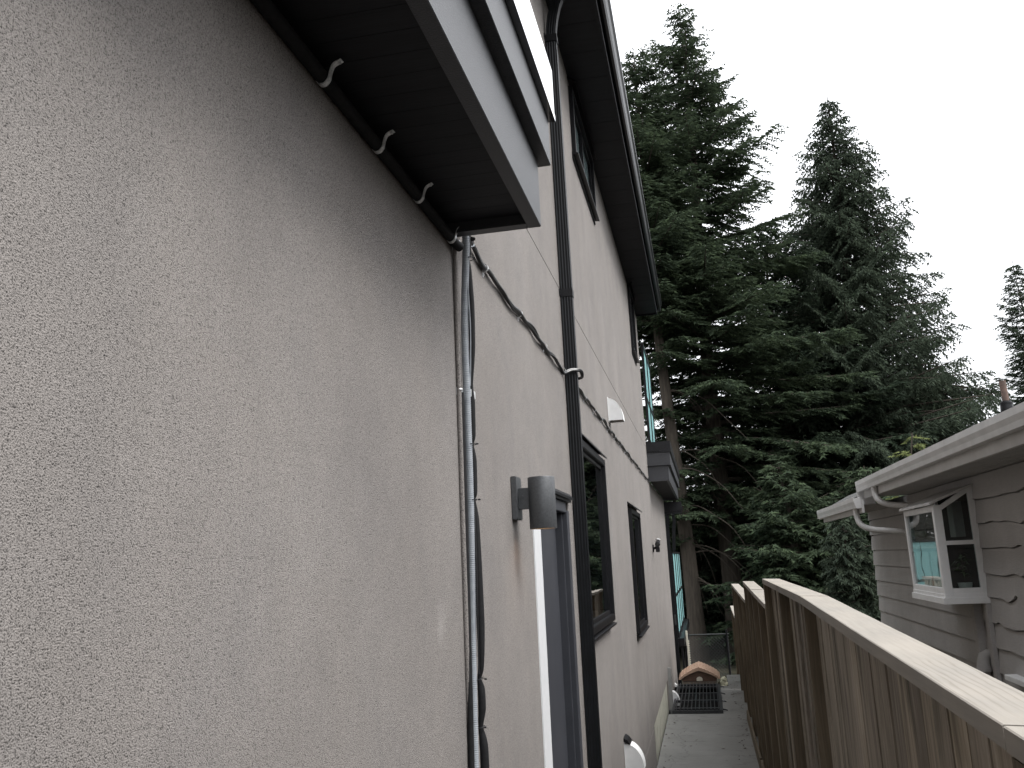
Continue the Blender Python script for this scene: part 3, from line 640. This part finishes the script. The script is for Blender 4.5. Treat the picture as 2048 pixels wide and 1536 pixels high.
# ------------------------------------------------------------------ steel grate over the window well
G = thing('steel_grate', (.45, 16.6, 0), 'black steel bar grate over the window well at the path end', 'grate')
b = MB(); X0, X1, Y0, Y1 = .06, .86, 15.10, 18.12
b.box(X0, X1, Y0, Y0 + .05, .004, .05); b.box(X0, X1, Y1 - .05, Y1, .004, .05); b.box(X1 - .05, X1, Y0 + .05, Y1 - .05, .004, .05); b.box(X0, X0 + .03, Y0 + .05, Y1 - .05, .004, .05)
b.build('frame', M['grate'], G)
b = MB()
for k in range(12): x = X0 + .06 + k * .0615; b.box(x - .006, x + .006, Y0 + .01, Y1 - .01, .051, .072)
b.build('bars', M['grate'], G)
b = MB()
for k in range(4): y = Y0 + .28 + k * .80; b.box(X0 + .03, X1 - .05, y - .04, y + .04, .012, .046)
b.build('cross_bars', M['grate'], G)
b = MB()
for k in range(4): y = Y0 + .25 + k * .86; b.tube([(X1 - .01, y, .03), (X1 + .075, y, .012)], .009, 8)
b.build('anchor_rods', M['grate'], G)
wl = MB()
for q in (((0, 15.1), (.865, 15.1)), ((.865, 15.1), (.865, 18.15)), ((.865, 18.15), (0, 18.15)), ((.0, 18.15), (.0, 15.1))):
    (a, c), (e_, f_) = q; wl.add([(a, c, -.15), (e_, f_, -.15), (e_, f_, -.002), (a, c, -.002)], [(0, 1, 2, 3)])
wl.add([(0, 15.1, -.149), (.865, 15.1, -.149), (.865, 18.15, -.149), (0, 18.15, -.149)], [(0, 1, 2, 3)])
tag(wl.build('window_well', M['dark']), kind='structure')
# pale stones
rs = random.Random(11)
def stone(x, y, sx, sy, sz, lbl):
    bm = bmesh.new(); bmesh.ops.create_icosphere(bm, subdivisions=2, radius=1)
    for v in bm.verts:
        n = .82 + .3 * rs.random(); v.co = Vector((max(-.8, min(.8, v.co.x)) * sx * n, max(-.8, min(.8, v.co.y)) * sy * n, max(-.6, min(.7, v.co.z)) * sz * n)) + Vector((x, y, -.17 + sz * .4))
    m = MB(); m.add([v.co for v in bm.verts], [[v.index for v in f.verts] for f in bm.faces]) if not bm.verts.index_update() else 0; bm.free()
    return tag(m.build('stone', M['paver'], smooth=False), lbl, 'stone', 'pale stones beside the doghouse')
stone(.93, 18.36, .10, .16, .14, 'pale yellowish flat stone touching the doghouse corner')
stone(.99, 18.80, .07, .10, .13, 'pale stone in the second row behind the first stone')
stone(.90, 19.0, .08, .10, .14, 'pale rubble stone behind the doghouse right side')
stone(.96, 19.40, .09, .12, .15, 'farthest pale rubble stone by the narrow path end')

lm = MB(); rq = random.Random(21)
for k in range(150):
    y = rq.uniform(9.5, 19.6); edge = rq.random(); x = rq.uniform(.02, .16) if edge < .35 else (rq.uniform(1.05, 1.2) if edge < .7 else rq.uniform(.05, 1.2))
    if 15.05 < y < 18.2 and x < .95: continue
    a = rq.uniform(0, 6.28); l = rq.uniform(.012, .035); wd = l * rq.uniform(.25, .6); z = .004 + rq.random() * .006
    d_ = (math.cos(a), math.sin(a)); n_ = (-d_[1], d_[0])
    lm.add([(x + d_[0] * l, y + d_[1] * l, z + .003), (x + n_[0] * wd, y + n_[1] * wd, z), (x - d_[0] * l, y - d_[1] * l, z + .005), (x - n_[0] * wd, y - n_[1] * wd, z)], [(0, 1, 2, 3)])
tag(lm.build('leaf_litter', M['bark']), 'small dark leaf and bark bits scattered on the concrete path', 'leaf litter', kind='stuff')
# ------------------------------------------------------------------ doghouse
D = thing('doghouse', (.48, 18.9, -.33), 'small plastic doghouse with tan tiled roof and brown gable', 'doghouse')
xl, xr, yf, yb_ = .155, .805, 18.35, 19.2
def arch(x0, x1, z0, hz, n=12, e=1.0):
    out = []
    for k in range(n + 1):
        t = k / n; x = x0 + (x1 - x0) * t; s = 1 - abs(2 * t - 1); out.append((x, z0 + hz * (s ** .72 * .82 + .18 * math.sin(s * math.pi / 2))))
    return out
b = MB(); b.box(xl, xr, yf, yb_, -.33, .07, .01); b.build('body', M['tan_plastic'], D)
b = MB(); b.prism([(xl - .01, .07)] + arch(xl - .01, xr + .01, .11, .155) + [(xr + .01, .07)], 'y', yf - .012, yb_ + .01); b.build('gable', M['brown_plastic'], D)
b = MB(); b.prism([(.425, .075), (.54, .075), (.54, .118), (.518, .145), (.4825, .156), (.447, .145), (.425, .118)], 'y', yf - .017, yf - .0125); b.build('window', M['cream'], D)
b = MB(); inn = arch(xl - .045, xr + .045, .105, .165, 14); out_ = arch(xl - .075, xr + .075, .112, .225, 14)
b.prism(inn + out_[::-1], 'y', yf - .06, yb_ + .06)
for k in range(1, 14):
    xk, zk = out_[k]; b.box(xk - .006, xk + .006, yf - .061, yb_ + .061, zk - .03, zk + .009, .003)
for yy in (18.55, 18.80, 19.05):
    o2 = [(x, z + .007) for x, z in out_]; b.prism([(x, z - .01) for x, z in out_] + o2[::-1], 'y', yy, yy + .012)
b.build('roof', M['roof_plastic'], D)

# ------------------------------------------------------------------ chain link fence
CL = thing('chain_link_fence', (.72, 21.2, -.36), 'dark chain link fence panel closing the end of the path', 'fence')
b = MB(); b.tube([(.26, 21.2, .70), (1.17, 21.2, .70)], .016, 8); b.build('top_rail', M['galv'], CL)
for x, zt in ((.26, .74), (1.12, .80)):
    b = MB(); b.tube([(x, 21.2, -.4), (x, 21.2, zt)], .024, 10); b.build('post', M['black'], CL)
b = MB(); s = .075; x0, x1, z0, z1 = .27, 1.16, -.35, .69; y = 21.2
def seg(xa, za, xb, zb, yo): b.tube([(xa, y + yo, za), (xb, y + yo, zb)], .003, 4)
k = -20
while k < 40:
    c0 = x0 + k * s
    for sg, yo in ((1, .003), (-1, -.003)):
        # line x = c0 + sg*(z - z0)
        pts = []
        for zz in (z0, z1):
            pts.append((c0 + sg * (zz - z0), zz))
        (xa, za), (xb, zb) = pts
        if xa > xb: xa, za, xb, zb = xb, zb, xa, za
        if xb <= x0 or xa >= x1: continue
        sl = (zb - za) / (xb - xa)
        if xa < x0: za += sl * (x0 - xa); xa = x0
        if xb > x1: zb += sl * (x1 - xb); xb = x1
        if xb - xa > .02: seg(xa, za, xb, zb, yo)
    k += 1
b.build('wire_mesh', M['galv'], CL)
# cream notched strip by the far corner
t = thing('plastic_picket', (.24, 20.9, -.36), 'cream notched plastic picket standing by the chain link fence', 'picket')
b = MB(); b.box(.215, .262, 20.88, 20.92, -.35, .82, .003); b.build('picket_strip', M['cream'], t)
b = MB()
for k in range(12): b.prism([(.262, .62 - k * .05), (.285, .60 - k * .05), (.285, .585 - k * .05), (.262, .575 - k * .05)], 'y', 20.885, 20.915)
b.build('teeth', M['cream'], t)

# ------------------------------------------------------------------ neighbouring house
NB = thing('siding_house', (3.4, 7, 0), 'low grey lap sided house with white gutters beyond the timber fence', 'house')
XW = 3.38
def lap_siding():
    m = MB(); ex = .2275; z = 1.30 - ex * 7; rn = random.Random(5); top = 3.118
    lv = 0; cur_ph = 2.0; nph0 = 0
    while z < top - .02:
        zt = min(z + ex, top)
        def wave(y, ph):
            wv = .012 * math.sin(y * 1.7 + ph) + .008 * math.sin(y * 4.3 + ph * 2) + .005 * math.sin(y * 13.7 + ph * 3)
            q = (y * .62 + ph) % 1.0
            if q < .16: wv += .045 * math.sin(q / .16 * math.pi) * (1 if q < .11 else .4)
            if .16 < q < .26: wv -= .012 * math.sin((q - .16) / .10 * math.pi)
            return (wv - .006) * (.35 if ph < 3 else 1) * max(0, min(1, (9.3 - y) / .5))
        nph = rn.uniform(0, 9)
        # wavy live edge for the near part, straight beyond the bay window
        y = -3.0; rows = []; ph = nph0 if lv else nph; ph = cur_ph; cur_ph = nph
        while y < 14.851:
            rows.append((y, z + wave(y, ph), zt + (wave(y, nph) if zt < top - .01 else 0) - .011)); y += .05
        rows.append((14.86, z, zt - .011))
        n = len(rows); vs = []
        for (yy, zz, zq) in rows: vs += [(XW - .016, yy, zq), (XW - .036, yy, zz), (XW - .001, yy, zz + .001)]
        fs = []
        for i in range(n - 1): fs += [(3 * i, 3 * i + 3, 3 * i + 4, 3 * i + 1), (3 * i + 1, 3 * i + 4, 3 * i + 5, 3 * i + 2)]
        fs.append((3 * (n - 1), 3 * (n - 1) + 1, 3 * (n - 1) + 2))
        m.add(vs, fs); z += ex; lv += 1
    m.box(XW + .012, XW + 7, -3.0, 14.83, -.2, 3.125)
    return m
lap_siding().build('wall', M['siding'], NB)
b = MB(); b.box(2.90, 3.40, -3.1, 12.10, 3.118, 3.13); b.box(2.72, 3.40, 12.10, 14.9, 3.02, 3.035)
for k in range(8): b.box(2.92 + k * .055, 2.923 + k * .055, -3.1, 12.1, 3.116, 3.119)
b.build('soffit', M['nb_soffit'], NB)
b = MB(); b.box(2.865, 2.90, -3.1, 12.12, 3.105, 3.30); b.box(2.69, 2.72, 11.38, 14.92, 2.90, 3.06); b.box(2.79, 3.0, 12.175, 12.20, 3.02, 3.30); b.build('fascia', M['nb_white'], NB)
def gutter(x, z, ya, yb):
    b = MB(); pr = [(x + .085, z), (x + .085, z - .13), (x + .04, z - .14), (x + .018, z - .13), (x + .012, z - .09), (x, z - .05), (x, z), (x + .012, z), (x + .012, z - .015), (x + .07, z - .02), (x + .07, z)]
    b.prism(pr, 'y', ya, yb); b.box(x + .004, x + .08, yb, yb + .003, z - .125, z - .003); return b.build('gutter', M['nb_white'], NB)
gutter(2.778, 3.325, -3.1, 12.17); gutter(2.602, 3.09, 11.36, 14.95)
b = MB(); b.prism([(2.87, 3.29), (6.8, 4.25), (6.8, 4.28), (2.87, 3.315)], 'y', -3.15, 12.16); b.prism([(2.69, 3.06), (3.10, 3.27), (3.10, 3.30), (2.68, 3.085)], 'y', 12.21, 14.93); b.prism([(3.10, 3.2), (6.8, 4.1), (6.8, 4.13), (3.10, 3.23)], 'y', 12.21, 14.93)
b.build('roof', M['shingle'], NB)
def dspout(pts, r=.034):
    b = MB(); P = smooth_path(pts, 8); b.tube(P, [r * (1.0 + (.06 if (i % 2 and 6 < i < 22) else 0)) for i in range(len(P))], 12, (0, 1, 0)); return b.build('downspout', M['nb_white'], NB, smooth=True)
dspout([(2.83, 11.2, 3.19), (2.83, 11.2, 3.10), (2.86, 11.15, 3.02), (2.95, 11.1, 2.97), (3.15, 10.95, 2.93), (3.34, 10.85, 2.88)])
dspout([(2.66, 11.6, 2.97), (2.66, 11.6, 2.86), (2.69, 11.55, 2.76), (2.80, 11.5, 2.70), (3.05, 11.4, 2.66), (3.34, 11.3, 2.60)])
# garden window
yn, yfz, xf = 9.24, 10.55, 2.98
f = MB()
f.box(xf - .02, XW, yn - .02, yfz + .02, 1.925, 1.985, .003); f.box(xf - .005, XW, yn - .005, yfz + .005, 1.985, 2.02, .003)
for y0, y1 in ((yn, yn + .075), (yfz - .06, yfz)): f.box(xf, xf + .075, y0, y1, 2.02, 2.86, .003)
f.box(xf + .002, xf + .05, yn + .075, yfz - .06, 2.02, 2.075, .003); f.box(xf + .002, xf + .05, yn + .075, yfz - .06, 2.80, 2.858, .003)
for y0 in (yn + .003, yfz - .045):
    f.box(xf + .075, XW - .02, y0, y0 + .04, 2.02, 2.07, .002); f.box(xf + .075, XW - .02, y0, y0 + .04, 2.475, 2.515, .002)
    f.box(XW - .075, XW - .02, y0 - .002, y0 + .043, 2.07, 3.02, .002)
    f.prism([(xf + .075, 2.81), (XW - .075, 2.965), (XW - .075, 3.02), (xf + .075, 2.862)], 'y', y0 + .001, y0 + .039)
gw = f.build('garden_window', M['nb_frame'], NB)
f = MB(); f.prism([(xf - .035, 2.862), (XW, 3.035), (XW, 3.055), (xf - .035, 2.885)], 'y', yn - .03, yfz + .03); f.build('roof', M['nb_white'], gw)
f = MB(); f.box(xf + .02, xf + .026, yn + .075, yfz - .06, 2.075, 2.80); f.build('pane', M['glass'], gw)
f = MB(); f.box(xf + .075, XW - .075, yn + .02, yn + .026, 2.07, 2.475); f.prism([(xf + .075, 2.515), (XW - .075, 2.515), (XW - .075, 2.965), (xf + .075, 2.81)], 'y', yn + .02, yn + .026); f.build('pane', M['glass'], gw)
f = MB(); f.box(xf + .045, xf + .05, yn + .12, yfz - .1, 2.08, 2.42); f.build('half_infill', M['infill'], gw)  # pale green panel behind the lower half of the front pane
f = MB(); f.box(xf + .036, xf + .044, 9.80, 9.84, 2.075, 2.44); f.box(xf + .036, xf + .044, yn + .08, yfz - .07, 2.42, 2.45); f.build('infill_bar', M['vinyl'], gw)
f = MB(); f.box(XW - .045, XW - .028, yn + .05, yfz - .05, 2.03, 3.0); f.build('backing', M['dark'], gw)
f = MB(); f.box(XW - .14, XW - .05, yn + .35, yn + .55, 2.55, 2.9); f.build('curtain', M['curtain'], gw)
for y0, x0, x1 in ((9.20, 3.335, 3.355), (9.50, 3.30, 3.355)):
    f = MB(); f.box(x0 - .02, x1, y0, y0 + .10, -.1, 1.924, .003); f.build('bracket_post', M['siding'], NB)
# potted plant inside
pt = thing('potted_plant', (3.22, 9.33, 2.021), 'leafy houseplant in a white pot inside the garden window', 'potted plant')
b = MB(); b.tube([(3.20, 9.36, 2.021), (3.20, 9.36, 2.03), (3.20, 9.36, 2.11), (3.20, 9.36, 2.115)], [.045, .05, .065, .066], 16, (0, 1, 0)); b.build('pot', M['pot'], pt, smooth=True)
b = MB(); rl = random.Random(2)
for k in range(26):
    a = rl.uniform(0, 6.28); r1 = rl.uniform(.04, .12); z0 = rl.uniform(2.14, 2.38); dx, dy = math.cos(a), math.sin(a) * .8
    px_, py_ = -dy, dx; c = Vector((3.20, 9.36, z0)); tip = c + Vector((dx * r1, dy * r1, rl.uniform(-.05, .02))); md = c + Vector((dx * r1 * .5, dy * r1 * .5, .02)); wv = Vector((px_, py_, 0)) * .016
    b.add([c, md + wv, tip, md - wv, c + Vector((0, 0, .004))], [(0, 1, 2, 3)])
b.build('leaves', M['leaf_house'], pt)
b = MB(); b.tube([(3.20, 9.36, 2.1), (3.205, 9.36, 2.25), (3.19, 9.365, 2.40)], .006, 6, (0, 1, 0)); b.build('stem', M['bark'], pt)
tr = MB(); tr.box(3.12, 3.26, 9.26, 9.30, 2.0205, 2.034, .003); tag(tr.build('window_tray', M['pot']), 'flat white tray on the sill before the potted plant', 'tray')
# pipe hood on siding, white ledge
nv = thing('dryer_vent', (3.36, 9.6, 1.3), 'rounded vent cowl painted like the grey siding, low on the neighbouring wall', 'vent')
b = MB(); b.tube([(3.37, 9.45, 1.44), (3.335, 9.45, 1.44), (3.30, 9.45, 1.42), (3.285, 9.45, 1.37), (3.283, 9.45, 1.29)], [.045, .05, .055, .06, .072], 16, (0, 1, 0)); b.build('cowl', M['siding'], nv, smooth=True)
b = MB(); b.box(3.34, 3.358, 9.36, 9.54, 1.33, 1.53, .003); b.build('flange', M['siding'], nv)
b = MB(); b.box(3.25, 3.36, 5.2, 8.75, 1.305, 1.35, .004); wl_ = b.build('lower_window', M['nb_frame'], NB)
b = MB(); b.box(3.34, 3.352, 5.3, 8.4, .7, 1.27); b.build('pane', M['vinyl'], wl_)
# rusty flue
fl = thing('flue_pipe', (4.34, 11, 3.75), 'short rusty flue pipe in a black boot on the neighbouring roof', 'flue pipe')
b = MB(); b.tube([(4.33, 11, 3.7), (4.345, 11, 4.0), (4.335, 11, 4.31)], .036, 14, (0, 1, 0)); b.build('pipe', M['rust'], fl, smooth=True)
b = MB(); b.tube([(4.34, 11, 3.68), (4.34, 11, 4.03), (4.34, 11, 4.032), (4.34, 11, 4.05), (4.34, 11, 4.052), (4.34, 11, 4.07)], [.085, .066, .070, .070, .058, .055], 16, (0, 1, 0)); b.build('boot', M['black'], fl, smooth=True)

# ------------------------------------------------------------------ trees
def np_mesh(name, V, F3, m, parent, smooth=False):
    me = bpy.data.meshes.new(name); nv, nf = len(V), len(F3)
    me.vertices.add(nv); me.vertices.foreach_set('co', V.astype(np.float32).ravel())
    me.loops.add(nf * 3); me.loops.foreach_set('vertex_index', F3.astype(np.int32).ravel())
    me.polygons.add(nf); me.polygons.foreach_set('loop_start', np.arange(0, nf * 3, 3, dtype=np.int32)); 
    me.update(calc_edges=True); me.materials.append(m)
    o = bpy.data.objects.new(name, me); COL.objects.link(o); o.parent = parent; return o
def conifer(name, label, cat, loc, Ht, prof, seed, leaf, nb=170, z_lo=.10, style='fir', group=None, trunk_r=.28, lean=0.0, dens=1.0, lw=1.0, bare=0.0, ls=1.0, dead=0):
    rg = np.random.default_rng(seed); t = thing(name, loc, label, cat, group); ox = Vector(loc)
    tb = MB(); zs = np.linspace(0, 1, 14); pth = []; rr = []
    def axis(u): return np.array([lean * u * Ht + .10 * math.sin(u * 7 + seed), .08 * math.sin(u * 5 + seed * 2), u * Ht])
    for u in zs: a = axis(u); pth.append((a[0] + ox.x, a[1] + ox.y, a[2] + ox.z)); rr.append(max(.012, trunk_r * (1 - u) ** .85 * (1.25 if u == 0 else 1)))
    tb.tube(pth, rr, 10, (0, 1, 0)); 
    LV = []; lb = MB()
    for i in range(nb):
        u = z_lo + (1 - z_lo - .015) * (i + rg.random()) / nb; u = min(u, .985)
        Rb = prof(u) * (rg.uniform(.78, 1.16) if rg.random() < .6 else rg.uniform(.35, .8))
        if Rb < .12: Rb = .12
        az = i * 2.39996 + rg.normal(0, .35); dh = np.array([math.cos(az), math.sin(az), 0]); sh = np.array([-dh[1], dh[0], 0])
        base = axis(u)
        if style == 'fir': e0 = .62 * u - .10 + rg.normal(0, .08); sag = .30 * (1 - u) + .10
        else: e0 = .35 * u + .22 + rg.normal(0, .10); sag = .58; Rb = prof(u) * rg.uniform(.74, 1.10)
        def pos(s): return base + dh * Rb * s * (1 - .08 * s) + np.array([0, 0, Rb * (e0 * s - sag * s * s + (.16 * s ** 3 if style == 'fir' else .30 * s ** 3))])
        bp = [tuple(pos(s) + np.array(ox)) for s in (0, .33, .66, .95)]
        r0 = .012 + .012 * Rb; lb.tube(bp, [r0, r0 * .7, r0 * .45, .004], 4, (0, 0, 1) if True else None, False)
        st = .14 / dens; ns = max(3, int(Rb / st)); s_in = .10 + bare * rg.random()
        for k in range(ns):
            s = s_in + (1 - s_in) * (k + rg.random() * .6) / ns
            p0 = pos(s); 
            for sg in (1, -1):
                tl = min(1.0, .50 * Rb * (1.05 - s) + .22) * rg.uniform(.6, 1.2)
                an = rg.uniform(.75, 1.15); d = dh * math.cos(an) + sh * sg * math.sin(an)
                if style == 'fir': dv = np.array([0, 0, rg.uniform(-.28, .10)])
                else: dv = np.array([0, 0, rg.uniform(-.85, -.25)]); 
                d = d + dv; d /= np.linalg.norm(d); n = max(2, int(tl / .085 * dens))
                tt = (np.arange(n) + .5) / n * tl; pc = p0 + d * tt[:, None]; pc[:, 2] -= (.18 if style == 'fir' else .35) * tt ** 2
                # leaves: elongated triangles fanning from the twig
                for rep in range(2):
                    q = rg.uniform(-1, 1, (n, 1)); sd = np.cross(d, [0, 0, 1]); sd /= np.linalg.norm(sd) + 1e-6
                    ld = d[None, :] * .75 + sd[None, :] * (.75 * (1 if rep else -1)) + np.array([0, 0, -1.0])[None, :] * rg.uniform(.0, .55 if style == 'fir' else 1.1, (n, 1)) + rg.normal(0, .15, (n, 3))
                    ld /= np.linalg.norm(ld, axis=1)[:, None]; ll = ls * rg.uniform(.12, .24, (n, 1)) * (1 if style == 'fir' else 1.05)
                    wdv = np.cross(ld, rg.normal(0, 1, (n, 3)) + np.array([0, 0, 1.2])); wdv /= np.linalg.norm(wdv, axis=1)[:, None] + 1e-6
                    w_ = rg.uniform(.028, .055, (n, 1)) * lw
                    a = pc - wdv * w_ * .6; b_ = pc + wdv * w_; c = pc + ld * ll
                    LV.append(np.stack([a, b_, c], 1).reshape(-1, 3))
    if dead:
        db = MB()
        for i in range(dead):
            z0 = rg.uniform(2.0, 8.5); az = rg.uniform(-.9, 1.4); dx, dy = math.cos(az), math.sin(az) * .6; Lb = rg.uniform(1.2, 2.8); b0 = axis(z0 / Ht) + np.array(ox); rise = rg.uniform(-.1, .35)
            pp = [(b0[0] + dx * Lb * q, b0[1] + dy * Lb * q, b0[2] + Lb * (rise * q - rg.uniform(.75, .95) * q * q)) for q in (0, .25, .5, .75, 1)]
            db.tube(smooth_path(pp, 3), [.028 - .0017 * j for j in range(13)], 5, (0, 1, 0), False)
    trk = tb.build('trunk', M['bark'], t, smooth=True); lb.build('limbs', M['bark'], trk)
    if dead: db.build('bare_limbs', M['bark'], trk)
    V = np.concatenate(LV); np_mesh('crown', V, np.arange(len(V)).reshape(-1, 3), leaf, t)
    return t
GZ = lambda y: -.33 - .04 * min(max(y - 20, 0), 20)
def cone(rmax, peak=.18, pw=.9, top=.15):
    def f(u):
        if u < peak: return rmax * (.75 + .25 * u / peak)
        return rmax * ((1 - u) / (1 - peak)) ** pw + top * (1 - u)
    return f
TR = 'tall conifers behind the houses'
conifer('fir_tree', 'dark fir just past the stucco house, long bare trunk showing beside the balcony', 'tree', (.30, 28, GZ(28)), 20.5, cone(3.1, .4, .6, .5), 1, M['fir'], 150, .50, group=TR, trunk_r=.27, lean=-.026, dead=20)
conifer('fir_tree', 'tallest fir with the highest tip, wide ragged crown', 'tree', (1.55, 30, GZ(30)), 23.2, cone(5.3, .3, .72, .5), 2, M['fir'], 265, .16, group=TR, trunk_r=.36, dens=1.0, dead=10)
conifer('cedar_tree', 'lacy pointed cedar in the middle of the sky, second tallest', 'tree', (6.35, 34, GZ(34)), 21.0, cone(6.6, .12, .84, .35), 3, M['cedar'], 440, .10, 'cedar', group=TR, trunk_r=.36, lean=.038, ls=.85, dens=.82)
conifer('spruce_tree', 'thin sparse spruce at the right edge above the rusty flue', 'tree', (16.0, 42, GZ(42)), 16.0, cone(3.0, .2, .7, .3), 4, M['cedar'], 190, .12, group=TR, trunk_r=.18, lean=-.02)
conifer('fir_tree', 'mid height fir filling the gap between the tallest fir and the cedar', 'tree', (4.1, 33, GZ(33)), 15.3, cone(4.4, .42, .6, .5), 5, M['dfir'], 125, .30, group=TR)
conifer('cedar_tree', 'lower cedar right of the pointed cedar, its crown meeting the neighbouring roof', 'tree', (9.6, 36, GZ(36)), 11.6, cone(3.8, .2, .8), 6, M['cedar'], 150, .08, 'cedar', group=TR)
k = 10
for x, y, h, r, lb in ((3.2, 26.5, 5.6, 2.7, 'bushy dark fir low behind the chain link fence'), (5.6, 27, 5.4, 3.2, 'bushy dark fir low left of the neighbouring gutter end'),
                       (-1.4, 31, 6.0, 3.0, 'dark fir mostly hidden behind the balcony and privacy screens'), (.6, 35, 6.0, 3.4, 'dark fir in deep shade behind the two tall fir trunks'), (3.4, 38, 6.6, 3.6, 'dark fir deep behind the middle of the tree row'),
                       (7.4, 40, 7.2, 3.8, 'dark fir deep behind the pointed cedar trunk'), (11.5, 42, 8.0, 3.8, 'dark fir deep behind the neighbouring roof line')):
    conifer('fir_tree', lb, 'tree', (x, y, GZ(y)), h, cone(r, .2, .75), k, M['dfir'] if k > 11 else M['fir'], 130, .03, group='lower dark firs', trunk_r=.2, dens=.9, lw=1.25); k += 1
conifer('cedar_tree', 'small soft green cedar drooping beside the corner of the grey sided house', 'tree', (3.75, 19.5, GZ(19.5)), 3.6, cone(1.1, .25, .7), 30, M['cedar'], 90, .05, 'cedar', trunk_r=.07, lw=.75, ls=.55, dens=1.6)
conifer('young_tree', 'little yellow green treetop peeking over the neighbouring gutter', 'tree', (4.72, 17.5, -.2), 4.72, cone(.45, .5, .6), 31, M['lime'], 28, .3, 'fir', trunk_r=.05, lw=.6, ls=.5, dens=1.5)
# distant wood closing the horizon
def wood():
    rg = np.random.default_rng(99); LV = []
    for i in range(90):
        x = -55 + 150 * i / 90 + rg.normal(0, 1); y = 58 + rg.uniform(-5, 14); h = rg.uniform(5.0, 8.5)
        n = 900; u = rg.random(n) ** 1.2; a = rg.uniform(0, 6.28, n); r = 2.6 * (1 - u) * np.sqrt(rg.random(n)) + .1
        c = np.stack([x + r * np.cos(a), y + r * np.sin(a), -1.2 + u * h], 1)
        d = np.stack([np.cos(a), np.sin(a), -.5 * np.ones(n)], 1) * .75; wd = np.stack([-np.sin(a), np.cos(a), rg.uniform(-.3, .3, n)], 1) * .3
        LV.append(np.stack([c - wd, c + wd, c + d], 1).reshape(-1, 3))
    V = np.concatenate(LV); o = np_mesh('distant_wood', V, np.arange(len(V)).reshape(-1, 3), M['dfir'], None)
    tag(o, 'far dark wood closing the view behind the tall conifers', 'wood', kind='stuff')
wood()
